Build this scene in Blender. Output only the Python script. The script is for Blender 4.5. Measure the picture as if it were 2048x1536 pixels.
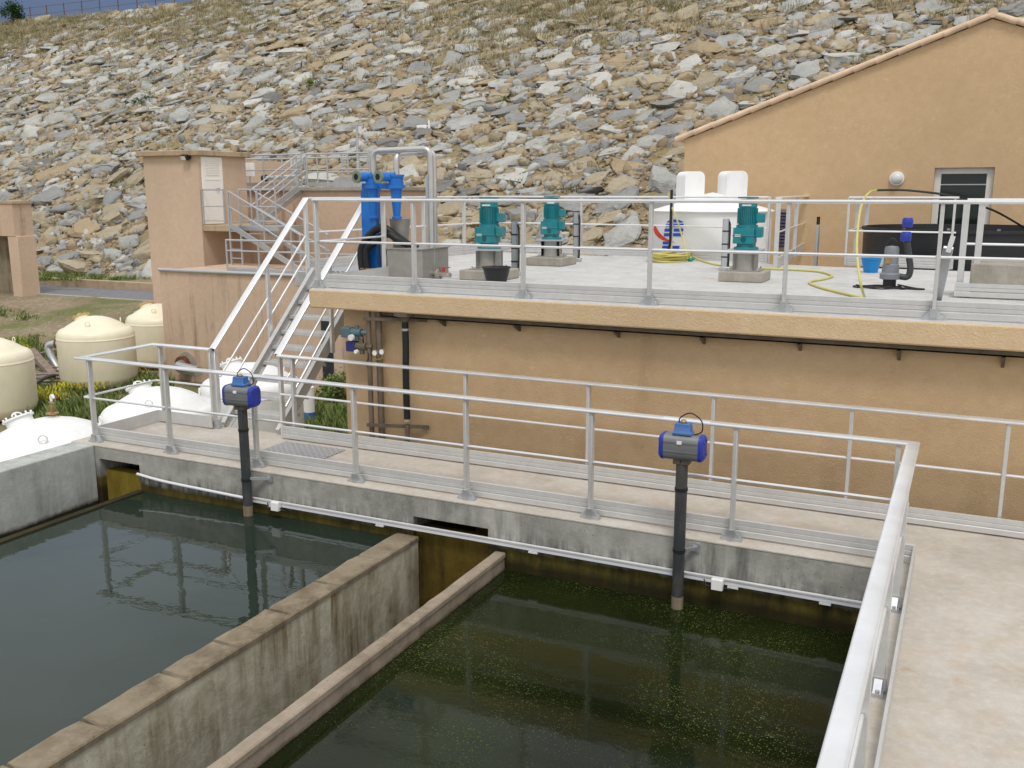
import bpy, bmesh, math, random
import numpy as np
from mathutils import Vector, Matrix, Euler
for o in list(bpy.data.objects): bpy.data.objects.remove(o)
S = bpy.context.scene
COL = S.collection
R = math.radians
random.seed(7); rng = np.random.default_rng(7)

# ---------------------------------------------------------------- camera
F, PITCH, YAW, ROLL, CH = 1897.45, .200003, -.447184, -.00122, 3.2
def _axes():
    f = np.array([math.sin(YAW)*math.cos(PITCH), math.cos(YAW)*math.cos(PITCH), -math.sin(PITCH)])
    r = np.array([math.cos(YAW), -math.sin(YAW), 0.]); u = np.cross(r, f)
    return f, math.cos(ROLL)*r+math.sin(ROLL)*u, -math.sin(ROLL)*r+math.cos(ROLL)*u
AF, AR, AU = _axes()
CAM = np.array([0., 0., CH])
cd = bpy.data.cameras.new("camera"); cam = bpy.data.objects.new("camera", cd); COL.objects.link(cam)
cam.matrix_world = Matrix(((AR[0], AU[0], -AF[0], 0), (AR[1], AU[1], -AF[1], 0), (AR[2], AU[2], -AF[2], CH), (0, 0, 0, 1)))
cd.sensor_width = 36; cd.lens = F/2048*36; cd.clip_start = .1; cd.clip_end = 3000
S.camera = cam
# surveyed points: a photo point on a known plane gives a world position
def ray(px, py): return AF+AR*((px-1024)/F)+AU*((768-py)/F)
def gz(px, py, z): d = ray(px, py); return Vector(CAM+d*((z-CH)/d[2]))
def gy(px, py, y): d = ray(px, py); return Vector(CAM+d*(y/d[1]))
def gx(px, py, x): d = ray(px, py); return Vector(CAM+d*(x/d[0]))
def gd(px, py, dist): d = ray(px, py); return Vector(CAM+d*dist)
def mpp(P): return float((np.array(P)-CAM)@AF)/F
def proj(P):
    d = np.array(P)-CAM; k = d@AF
    return 1024+F*(d@AR)/k, 768-F*(d@AU)/k

# ---------------------------------------------------------------- sky, sun, exposure
SUN_EL, SUN_AZ = R(60), R(150)          # azimuth clockwise from +y
w = bpy.data.worlds.new("World"); S.world = w; w.use_nodes = True
nt = w.node_tree; nt.nodes.clear()
N = nt.nodes.new; L = nt.links.new
out = N('ShaderNodeOutputWorld'); bg = N('ShaderNodeBackground'); sky = N('ShaderNodeTexSky')
sky.sky_type = 'NISHITA'; sky.sun_disc = False; sky.sun_elevation = SUN_EL; sky.sun_rotation = SUN_AZ
tc = N('ShaderNodeTexCoord'); sep = N('ShaderNodeSeparateXYZ'); L(tc.outputs['Generated'], sep.inputs[0])
def skyramp(stops):
    r = N('ShaderNodeValToRGB'); L(sep.outputs[2], r.inputs[0]); e = r.color_ramp.elements
    e[0].position, e[0].color = stops[0][0], (*stops[0][1], 1); e[1].position, e[1].color = stops[-1][0], (*stops[-1][1], 1)
    for p, c in stops[1:-1]: e.new(p).color = (*c, 1)
    return r
# a dark blue cloud bank stands behind the dam, the rest of the sky is bright overcast
bank = skyramp([(0, (.09, .125, .21)), (.2, (.10, .14, .24)), (.25, (.22, .28, .42)), (.31, (.56, .64, .8)), (.38, (.78, .84, .92)), (.5, (.9, .92, .94)), (1, (.9, .9, .9))])
veil = skyramp([(0, (.66, .68, .7)), (.3, (.82, .83, .84)), (1, (.92, .92, .92))])
dt = N('ShaderNodeVectorMath'); dt.operation = 'DOT_PRODUCT'; L(tc.outputs['Generated'], dt.inputs[0]); dt.inputs[1].default_value = (-.43, .9, 0)
bf = N('ShaderNodeMapRange'); bf.interpolation_type = 'SMOOTHSTEP'; L(dt.outputs['Value'], bf.inputs[0]); bf.inputs[1].default_value = .05; bf.inputs[2].default_value = .7
ramp = N('ShaderNodeMix'); ramp.data_type = 'RGBA'; L(bf.outputs[0], ramp.inputs[0]); L(veil.outputs[0], ramp.inputs[6]); L(bank.outputs[0], ramp.inputs[7])
cn = N('ShaderNodeTexNoise'); cn.inputs['Scale'].default_value = 3.2; cn.inputs['Detail'].default_value = 6
mp = N('ShaderNodeMapping'); mp.inputs['Scale'].default_value = (1, 1, 2.4); L(tc.outputs['Generated'], mp.inputs[0]); L(mp.outputs[0], cn.inputs['Vector'])
cr = N('ShaderNodeMapRange'); L(cn.outputs['Fac'], cr.inputs[0]); cr.inputs[1].default_value = .3; cr.inputs[2].default_value = .7; cr.inputs[3].default_value = .82; cr.inputs[4].default_value = 1.2
vm = N('ShaderNodeVectorMath'); vm.operation = 'SCALE'; L(ramp.outputs[2], vm.inputs[0]); L(cr.outputs[0], vm.inputs['Scale'])
vm2 = N('ShaderNodeVectorMath'); vm2.operation = 'SCALE'; L(vm.outputs[0], vm2.inputs[0]); vm2.inputs['Scale'].default_value = 9.0
mx = N('ShaderNodeMix'); mx.data_type = 'RGBA'; mx.inputs[0].default_value = .9
L(sky.outputs[0], mx.inputs[6]); L(vm2.outputs[0], mx.inputs[7]); L(mx.outputs[2], bg.inputs[0])
bg.inputs[1].default_value = .1; L(bg.outputs[0], out.inputs[0])
sd = bpy.data.lights.new("sun", 'SUN'); sd.energy = 1.35; sd.angle = R(15); sd.color = (1, .96, .9)
so = bpy.data.objects.new("sun", sd); COL.objects.link(so)
so.rotation_euler = Vector((math.sin(SUN_AZ)*math.cos(SUN_EL), math.cos(SUN_AZ)*math.cos(SUN_EL), math.sin(SUN_EL))).to_track_quat('Z', 'Y').to_euler()
S.view_settings.view_transform = 'Standard'; S.view_settings.look = 'None'
S.view_settings.exposure = .24; S.view_settings.gamma = 1
S.cycles.max_bounces = 8; S.cycles.use_denoising = True

# ---------------------------------------------------------------- materials
def lin(*c): return tuple((v/255/12.92 if v/255 <= .04045 else ((v/255+.055)/1.055)**2.4) for v in c)
def material(name):
    m = bpy.data.materials.new(name); m.use_nodes = True
    return m, m.node_tree, m.node_tree.nodes['Principled BSDF']
class G:
    """small node-graph helper"""
    def __init__(s, t, coord='Object'):
        s.t = t; c = t.nodes.new('ShaderNodeTexCoord')
        g = t.nodes.new('ShaderNodeNewGeometry')
        s.obj = c.outputs['Object']; s.pos = g.outputs['Position']; s.nrm = g.outputs['Normal']
    def n(s, k, **kw):
        x = s.t.nodes.new(k)
        for a, b in kw.items():
            setattr(x, a, b)
        return x
    def link(s, a, b): s.t.links.new(a, b)
    def noise(s, scale, detail=5, rough=.55, vec=None, stretch=None, dist=0):
        v = vec if vec is not None else s.pos
        if stretch:
            m = s.n('ShaderNodeMapping'); m.inputs['Scale'].default_value = stretch; s.link(v, m.inputs[0]); v = m.outputs[0]
        x = s.n('ShaderNodeTexNoise'); s.link(v, x.inputs['Vector'])
        x.inputs['Scale'].default_value = scale; x.inputs['Detail'].default_value = detail
        x.inputs['Roughness'].default_value = rough; x.inputs['Distortion'].default_value = dist
        return x.outputs['Fac']
    def voro(s, scale, vec=None, feature='F1', outn='Distance'):
        x = s.n('ShaderNodeTexVoronoi', feature=feature); s.link(vec if vec is not None else s.pos, x.inputs['Vector']); x.inputs['Scale'].default_value = scale
        return x.outputs[outn]
    def step(s, v, a, b, lo=0., hi=1.):
        x = s.n('ShaderNodeMapRange'); s.link(v, x.inputs[0])
        for i, q in enumerate((a, b, lo, hi)): x.inputs[i+1].default_value = q
        return x.outputs[0]
    def math(s, op, a, b=0.):
        x = s.n('ShaderNodeMath', operation=op)
        for i, q in enumerate((a, b)):
            if isinstance(q, (int, float)): x.inputs[i].default_value = q
            else: s.link(q, x.inputs[i])
        return x.outputs[0]
    def mix(s, f, a, b, blend='MIX'):
        x = s.n('ShaderNodeMix', data_type='RGBA', blend_type=blend)
        for i, q in ((0, f), (6, a), (7, b)):
            if isinstance(q, (int, float)): x.inputs[i].default_value = q
            elif isinstance(q, tuple): x.inputs[i].default_value = (*q[:3], 1)
            else: s.link(q, x.inputs[i])
        return x.outputs[2]
    def axis(s, v, i):
        x = s.n('ShaderNodeSeparateXYZ'); s.link(v, x.inputs[0]); return x.outputs[i]
    def bump(s, h, strength, dist=.01, prev=None):
        x = s.n('ShaderNodeBump'); s.link(h, x.inputs['Height']); x.inputs['Strength'].default_value = strength; x.inputs['Distance'].default_value = dist
        if prev is not None: s.link(prev, x.inputs['Normal'])
        return x.outputs[0]
def plain(name, c, rough=.6, metal=0., var=.12, bump=0, scale=8, coat=0., grime=0.):
    m, t, b = material(name); g = G(t)
    n = g.noise(scale, 5)
    col = g.mix(g.step(n, .3, .7), tuple(x*(1-var) for x in c), tuple(min(1, x*(1+var)) for x in c))
    if grime:
        gd = g.math('MULTIPLY', g.step(g.noise(3.5, 7, .7, stretch=(2, 2, .6)), .48, .72), grime)
        col = g.mix(gd, col, (.2, .17, .13))
    g.link(col, b.inputs['Base Color'])
    b.inputs['Metallic'].default_value = metal
    g.link(g.step(g.noise(scale*2.3, 3), .3, .7, max(.03, rough-.08), min(1, rough+.08)), b.inputs['Roughness'])
    b.inputs['Coat Weight'].default_value = coat
    if bump: g.link(g.bump(g.noise(scale*9, 6), bump, .01), b.inputs['Normal'])
    return m
def stucco(name, c, c2, streak=None, amt=.5, grain=85, bump=.6, sc=3., mask=(.46, .64)):
    """render coat: mottled tone, grain and optional run-down streaks"""
    m, t, b = material(name); g = G(t)
    big = g.noise(.55, 5, .6); mid = g.noise(sc*2.2, 6, .65); fine = g.noise(grain, 3, .7)
    col = g.mix(g.step(mid, .32, .7), c, c2)
    col = g.mix(g.math('MULTIPLY', g.step(big, .38, .68), .45), col, tuple(x*.8 for x in c))
    col = g.mix(g.math('MULTIPLY', g.step(fine, .35, .7), .35), col, tuple(min(1, x*1.18) for x in c2))
    fl = g.math('MULTIPLY', g.step(g.noise(11, 8, .78, stretch=(1, 1, 2.2), dist=1.2), .54, .63), g.step(g.noise(1.7, 4), .42, .62))
    col = g.mix(g.math('MULTIPLY', fl, .6), col, tuple(min(1, x*1.22+.02) for x in c2))
    fd = g.math('MULTIPLY', g.step(g.noise(7, 8, .75, dist=1.), .57, .68), g.step(g.noise(1.1, 4), .45, .6))
    col = g.mix(g.math('MULTIPLY', fd, .35), col, tuple(x*.74 for x in c))
    if streak:
        st = g.noise(1.0, 6, .68, stretch=(3.1, 3.1, .2), dist=.3); pat = g.noise(.55, 5, .6)
        f = g.math('MULTIPLY', g.math('MULTIPLY', g.step(st, .53, .74), g.step(pat, *mask)), amt)
        col = g.mix(f, col, streak)
    g.link(col, b.inputs['Base Color']); b.inputs['Roughness'].default_value = .93
    b.inputs['Specular IOR Level'].default_value = .2
    g.link(g.bump(g.noise(grain*.8, 4, .7), bump, .012), b.inputs['Normal'])
    return m
def concrete(name, c, c2, dark, algae=None, zline=0, amt=.6, spots=True, sc=1.0, low=None, paving=False):
    """cast concrete: blotches, pores, run-down stains; algae grows below zline with a ragged edge"""
    m, t, b = material(name); g = G(t)
    col = g.mix(g.step(g.noise(1.3*sc, 7, .62), .33, .68), c, c2)
    col = g.mix(g.math('MULTIPLY', g.step(g.noise(9*sc, 6, .7), .45, .75), .5), col, tuple(min(1, x*1.22) for x in c2))
    st = g.noise(1.1, 6, .65, stretch=(4.2, 4.2, .45)); pat = g.noise(.8*sc, 4)
    col = g.mix(g.math('MULTIPLY', g.math('MULTIPLY', g.step(st, .45, .68), g.step(pat, .36, .6)), amt), col, dark)
    if spots:
        v = g.voro(16); vv = g.step(g.noise(3.1, 3), .45, .65)
        col = g.mix(g.math('MULTIPLY', g.step(v, .16, .05), g.math('MULTIPLY', vv, .7)), col, tuple(x*.5 for x in dark))
    if paving:
        rb = g.math('MULTIPLY', g.step(g.noise(2.4, 6, .72), .6, .72), g.step(g.noise(.6, 3), .48, .62))
        col = g.mix(g.math('MULTIPLY', rb, .6), col, lin(176, 128, 66))
        pud = g.step(g.noise(.9, 6, .6, dist=.6), .56, .63)
        col = g.mix(g.math('MULTIPLY', pud, .22), col, tuple(x*.62 for x in c))
        grit = g.step(g.noise(48, 3, .8), .66, .72)
        col = g.mix(g.math('MULTIPLY', grit, .35), col, tuple(x*.55 for x in c))
    z = g.axis(g.pos, 2)
    if low:
        zz = g.math('ADD', z, g.math('MULTIPLY', g.noise(2.2, 5), .16))
        st2 = g.noise(1.4, 6, .7, stretch=(9, 9, 1.2))
        col = g.mix(g.math('MULTIPLY', g.step(zz, low[1]+.16, low[1]+.0), g.step(st2, .38, .62)), col, low[0])
    if algae:
        zz = g.math('ADD', z, g.math('MULTIPLY', g.noise(3.3, 6, .7), .1))
        ac = g.mix(g.step(g.noise(2.1, 5, .6, stretch=(3, 3, .8)), .35, .66), algae[0], algae[1])
        f = g.step(zz, zline+.09, zline+.03)
        col = g.mix(f, col, ac)
        col = g.mix(g.step(zz, zline-.03, zline-.12, 0, .8), col, tuple(x*.35 for x in algae[1]))
    g.link(col, b.inputs['Base Color']); b.inputs['Roughness'].default_value = .88
    b.inputs['Specular IOR Level'].default_value = .25
    n1 = g.bump(g.noise(6, 7, .65), .35, .03); g.link(g.bump(g.noise(55, 5, .7), .5, .006, n1), b.inputs['Normal'])
    return m
def aluminium(name, c=(.82, .83, .84), rough=.34, scale=14):
    m, t, b = material(name); g = G(t)
    col = g.mix(g.step(g.noise(scale, 6, .7), .3, .75), tuple(x*.86 for x in c), c)
    col = g.mix(g.math('MULTIPLY', g.step(g.noise(2.3, 4), .55, .7), .3), col, tuple(x*.7 for x in c))
    g.link(col, b.inputs['Base Color']); b.inputs['Metallic'].default_value = .82
    g.link(g.step(g.noise(1.5, 2), .3, .7, rough-.03, rough+.05), b.inputs['Roughness'])
    return m
M = {}
M['ochre'] = stucco('ochre_render', lin(198, 167, 129), lin(208, 179, 142), grain=70)
M['ochre_lit'] = stucco('ochre_render_lit', lin(207, 179, 142), lin(218, 193, 158), grain=60, bump=.9)  # same render as the wall, its brighter light put into the colour
M['ochre_shaded'] = stucco('ochre_render_shaded', lin(190, 161, 125), lin(201, 174, 138), lin(146, 118, 84), .3, grain=75)  # same render painted darker for weaker skylight, plus run-down streaks
M['pink'] = stucco('pink_render', lin(200, 174, 150), lin(210, 187, 164), lin(170, 142, 116), .25, grain=60, bump=.4)
M['pink_wet'] = stucco('pink_render_stained', lin(194, 168, 145), lin(208, 183, 160), lin(96, 84, 70), .95, grain=60, bump=.4, mask=(.34, .54))
M['deck'] = concrete('deck_concrete', lin(184, 184, 181), lin(200, 200, 198), lin(160, 152, 138), amt=.4, sc=1.6, spots=False, paving=True)
M['walk'] = concrete('walkway_concrete', lin(178, 171, 160), lin(197, 191, 182), lin(184, 160, 130), amt=.4, sc=1.4, spots=False, paving=True)
M['face'] = concrete('slab_face_concrete', lin(132, 131, 125), lin(184, 182, 173), lin(78, 80, 77), amt=.75, sc=.8,
                     algae=(lin(96, 84, 36), lin(50, 47, 20)), zline=-.42, low=(lin(66, 68, 66), -.29))
M['leftwall'] = concrete('left_wall_concrete', lin(168, 172, 168), lin(192, 194, 188), lin(118, 122, 118), amt=.6, algae=(lin(52, 46, 26), lin(40, 38, 22)), zline=-.74)
M['divider'] = concrete('divider_concrete', lin(120, 108, 90), lin(148, 136, 116), lin(86, 74, 56), amt=.8, sc=1.6)
M['divside'] = concrete('divider_side', lin(158, 152, 128), lin(206, 201, 182), lin(104, 84, 48), amt=1., algae=(lin(70, 62, 28), lin(48, 44, 18)), zline=-1.5, sc=1.5)
M['weirtop'] = concrete('weir_concrete', lin(138, 125, 108), lin(170, 156, 140), lin(98, 84, 62), amt=.6, algae=(lin(64, 50, 26), lin(48, 42, 20)), zline=-.66)
M['algae'] = concrete('algae_wall', lin(118, 94, 32), lin(138, 124, 44), lin(66, 62, 20), amt=.9, sc=2.2)
M['algae_dark'] = concrete('algae_wall_dark', lin(84, 66, 22), lin(100, 84, 28), lin(36, 36, 12), amt=1., sc=2.2)
M['alum'] = aluminium('aluminium_matt', (.66, .655, .64), .5, 10); M['alum'].node_tree.nodes['Principled BSDF'].inputs['Metallic'].default_value = .3
M['block'] = concrete('raw_concrete', lin(150, 144, 132), lin(174, 168, 156), lin(110, 104, 92), amt=.4)
M['lipdark'] = concrete('wet_lip', lin(44, 40, 24), lin(62, 56, 34), lin(30, 28, 18), amt=.6)
M['alu'] = aluminium('aluminium', (.92, .92, .925), .33, 3)
M['alu'].node_tree.nodes['Principled BSDF'].inputs['Metallic'].default_value = .55
M['galv'] = aluminium('galvanised_steel', (.62, .64, .66), .42, 22)
M['inox'] = aluminium('stainless_steel', (.66, .65, .63), .3, 9)
M['steelbox'] = plain('steel_box', lin(158, 155, 149), .5, .35, .1)
M['actgrey'] = plain('anodised_grey', lin(134, 136, 138), .4, .5, .06, grime=.2)
M['blueplastic'] = plain('blue_plastic', lin(62, 108, 172), .5, 0, .08, grime=.25)
M['blueend'] = plain('blue_end_cap', lin(40, 58, 160), .45, 0, .1)
M['bluepaint'] = plain('blue_paint', lin(24, 112, 200), .38, 0, .1, scale=5)
M['teal'] = plain('teal_paint', lin(12, 124, 134), .45, 0, .14, scale=9, grime=.35)
M['pvc'] = plain('dark_pvc', lin(56, 60, 62), .5, 0, .12, grime=.3)
M['black'] = plain('black_rubber', lin(26, 27, 29), .55, 0, .15)
M['blackplastic'] = plain('black_plastic', lin(34, 35, 38), .5, 0, .12)
M['white'] = plain('white_paint', lin(240, 240, 239), .42, 0, .02, scale=3, grime=.1)
M['whitegrey'] = plain('white_gelcoat', lin(243, 242, 240), .4, 0, .02, scale=3)
M['cream'] = plain('cream_gelcoat', lin(238, 230, 204), .4, 0, .05, scale=2, grime=.07)
M['creamrust'] = plain('rusty_cream_lid', lin(206, 172, 110), .6, 0, .2, scale=12)
M['trunk'] = plain('grey_trunking', lin(226, 226, 230), .35, 0, .03)
M['brass'] = plain('brass', lin(168, 138, 92), .5, .5, .2)
M['logoblue'] = plain('logo_blue', lin(20, 86, 200), .45, 0, .03)
M['logored'] = plain('logo_red', lin(226, 62, 46), .45, 0, .03)
M['yellow'] = plain('yellow_hose', lin(204, 194, 108), .5, 0, .08)
M['green'] = plain('green_plastic', lin(40, 140, 110), .5)
M['bucketblue'] = plain('blue_bucket', lin(20, 130, 200), .45, 0, .04)
M['pumpgrey'] = plain('pump_grey', lin(128, 132, 138), .5, .1, .1)
M['doorwhite'] = plain('door_white', lin(246, 242, 234), .5, 0, .02)
M['frame'] = plain('door_frame', lin(222, 218, 210), .45, 0, .02)
M['tile'] = plain('roof_tile', lin(218, 190, 162), .8, 0, .16, .3, scale=4)
M['wood'] = plain('grey_timber', lin(134, 118, 106), .85, 0, .25, .4, scale=6)
M['rust'] = plain('rusty_steel', lin(106, 66, 44), .8, 0, .3, .3)
M['flange'] = plain('pale_green_flange', lin(126, 144, 122), .5, .2, .12)
M['teardark'] = plain('dark_steel', lin(104, 95, 80), .65, .2, .25)
M['pipebrown'] = plain('weathered_pipe', lin(128, 114, 98), .5, .5, .15)
M['bluegreen'] = plain('grey_blue_enamel', lin(88, 112, 120), .5, .2, .1)
M['navy'] = plain('navy_enamel', lin(44, 48, 110), .5, .1, .1)
M['darkdoor'] = plain('dark_door', lin(36, 40, 54), .6)
M['gauge'] = plain('gauge_face', lin(226, 226, 220), .3)
M['red'] = plain('red_paint', lin(190, 50, 40), .5)
M['void_shade'] = plain('painted_void_shade', (.012, .012, .011), .9)  # near-black, the shade inside openings put into the colour
M['lamp'] = plain('lamp_opal', lin(214, 216, 212), .3, 0, .03)
m, t, b = material('dark_glass'); b.inputs['Base Color'].default_value = (.012, .02, .016, 1); b.inputs['Roughness'].default_value = .06; M['glass'] = m
# checker plate
m, t, b = material('checker_plate'); g = G(t)
wv = g.n('ShaderNodeTexWave', wave_type='BANDS', bands_direction='DIAGONAL'); g.link(g.pos, wv.inputs[0]); wv.inputs['Scale'].default_value = 7.; wv.inputs['Distortion'].default_value = 0
mp2 = g.n('ShaderNodeMapping'); mp2.inputs['Rotation'].default_value = (0, 0, R(90)); g.link(g.pos, mp2.inputs[0])
wv2 = g.n('ShaderNodeTexWave', wave_type='BANDS', bands_direction='DIAGONAL'); g.link(mp2.outputs[0], wv2.inputs[0]); wv2.inputs['Scale'].default_value = 7.
h = g.math('MAXIMUM', g.step(wv.outputs['Fac'], .75, .95), g.step(wv2.outputs['Fac'], .75, .95))
g.link(g.mix(h, (.42, .42, .43), (.62, .62, .62)), b.inputs['Base Color']); b.inputs['Metallic'].default_value = .7; b.inputs['Roughness'].default_value = .42
g.link(g.bump(h, .6, .01), b.inputs['Normal']); M['checker'] = m
# water
def water(name, body, body2, ripple, rough, weed=0.):
    m, t, b = material(name); g = G(t)
    col = g.mix(g.step(g.noise(.5, 4), .35, .65), body, body2)
    b.inputs['IOR'].default_value = 1.33; b.inputs['Specular IOR Level'].default_value = .36 if weed else .5
    n1 = g.bump(g.noise(2.6, 3, .5, stretch=(1, 1.6, 1), dist=.6), ripple, .02)
    n1 = g.bump(g.noise(16, 2, .5), ripple*.35, .006, n1)
    g.link(n1, b.inputs['Normal'])
    if weed:
        cl = g.step(g.noise(.8, 5), .3, .62)
        vn = g.n('ShaderNodeTexVoronoi', voronoi_dimensions='2D'); g.link(g.pos, vn.inputs['Vector']); vn.inputs['Scale'].default_value = 52
        rnd = g.axis(vn.outputs['Color'], 0)
        thr = g.math('MULTIPLY', g.step(rnd, .25, 1., 0., .47), cl)
        sp = g.math('LESS_THAN', vn.outputs['Distance'], thr)
        fine = g.step(g.noise(70, 4, .7), .6, .68)
        sp = g.math('MULTIPLY', sp, g.step(g.noise(26, 2), .38, .5))
        wc = g.mix(g.axis(vn.outputs['Color'], 1), (.028, .042, .009), (.10, .13, .03))
        f2 = g.math('MAXIMUM', sp, g.math('MULTIPLY', g.math('MULTIPLY', fine, cl), .4))
        col = g.mix(f2, col, wc)
        g.link(g.step(f2, 0, 1, rough, .6), b.inputs['Roughness'])
    else: b.inputs['Roughness'].default_value = rough
    g.link(col, b.inputs['Base Color'])
    return m
M['water'] = water('murky_water', (.018, .029, .020), (.027, .039, .028), .11, .012)
M['weedwater'] = water('weedy_water', (.006, .0095, .0025), (.014, .02, .005), .1, .07, 1.)
M['darkwater'] = water('dark_water', (.006, .007, .003), (.01, .011, .005), .06, .03)
# earth
def earth(name, c, c2, green=None, gz_=None):
    m, t, b = material(name); g = G(t)
    col = g.mix(g.step(g.noise(.7, 7, .65), .32, .68), c, c2)
    col = g.mix(g.math('MULTIPLY', g.step(g.noise(5, 6, .7), .4, .7), .6), col, tuple(x*.55 for x in c))
    v = g.n('ShaderNodeTexVoronoi'); g.link(g.pos, v.inputs['Vector']); v.inputs['Scale'].default_value = 5.5
    peb = g.math('MULTIPLY', g.step(v.outputs['Distance'], .42, .3), g.math('GREATER_THAN', g.axis(v.outputs['Color'], 0), .55))
    col = g.mix(g.math('MULTIPLY', peb, .7), col, g.mix(g.axis(v.outputs['Color'], 1), tuple(x*1.15 for x in c2), (.42, .41, .38)))
    if green: col = g.mix(g.math('MULTIPLY', g.step(g.noise(.35, 5, .6), .46, .6), .75), col, green)
    g.link(col, b.inputs['Base Color']); b.inputs['Roughness'].default_value = .95; b.inputs['Specular IOR Level'].default_value = .1
    n1 = g.bump(g.noise(2.2, 8, .7), .9, .25); g.link(g.bump(v.outputs['Distance'], .6, .06, n1), b.inputs['Normal'])
    return m
M['slope'] = earth('slope_earth', lin(150, 131, 104), lin(176, 157, 126), lin(150, 138, 100))
M['yard'] = earth('yard_earth', lin(150, 134, 110), lin(178, 162, 138), lin(104, 116, 62))
M['asphalt'] = plain('asphalt', lin(118, 118, 122), .9, 0, .12, .4, scale=3)
M['kerb'] = concrete('kerb_concrete', lin(172, 150, 124), lin(190, 168, 142), lin(120, 102, 80), amt=.5)
def rockmat(name, c, c2):
    m, t, b = material(name); g = G(t)
    oi = g.n('ShaderNodeObjectInfo')
    col = g.mix(g.step(g.noise(1.1, 7, .65), .3, .7), c, c2)
    col = g.mix(g.math('MULTIPLY', g.step(g.noise(.35, 2), .4, .6), .35), col, tuple(x*.72 for x in c))
    col = g.mix(g.math('MULTIPLY', g.step(g.noise(6, 7, .7), .5, .75), .5), col, tuple(x*.55 for x in c))
    col = g.mix(g.math('MULTIPLY', g.step(g.noise(2, 4), .58, .7), .4), col, lin(172, 146, 106))
    g.link(col, b.inputs['Base Color']); b.inputs['Roughness'].default_value = .9; b.inputs['Specular IOR Level'].default_value = .2
    n1 = g.bump(g.noise(3.5, 8, .7, stretch=(1, 1, 2.5)), .8, .14); g.link(n1, b.inputs['Normal'])
    return m
ROCKS = [('pale grey', rockmat('rock_pale', lin(166, 167, 163), lin(190, 190, 185))),
         ('whitish', rockmat('rock_white', lin(186, 186, 180), lin(208, 207, 200))),
         ('tan', rockmat('rock_tan', lin(168, 157, 134), lin(188, 176, 152))),
         ('ochre brown', rockmat('rock_ochre', lin(166, 149, 122), lin(184, 166, 136))),
         ('slate grey', rockmat('rock_slate', lin(144, 145, 144), lin(164, 164, 161))),
         ('dark grey', rockmat('rock_dark', lin(122, 121, 118), lin(142, 140, 136)))]
def leaf(name, c, c2):
    m, t, b = material(name); g = G(t)
    g.link(g.mix(g.step(g.noise(1.5, 4), .3, .7), c, c2), b.inputs['Base Color']); b.inputs['Roughness'].default_value = .8
    b.inputs['Specular IOR Level'].default_value = .15
    return m
M['drygrass'] = leaf('dry_grass', lin(156, 145, 114), lin(176, 164, 130))
M['olivegrass'] = leaf('olive_grass', lin(122, 118, 82), lin(138, 132, 92))
M['leafgreen'] = leaf('green_leaf', lin(96, 114, 62), lin(132, 144, 84))
M['shrub'] = leaf('shrub_leaf', lin(34, 62, 26), lin(62, 92, 40))
M['flower'] = leaf('yellow_flower', lin(188, 178, 50), lin(206, 196, 70))

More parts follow.
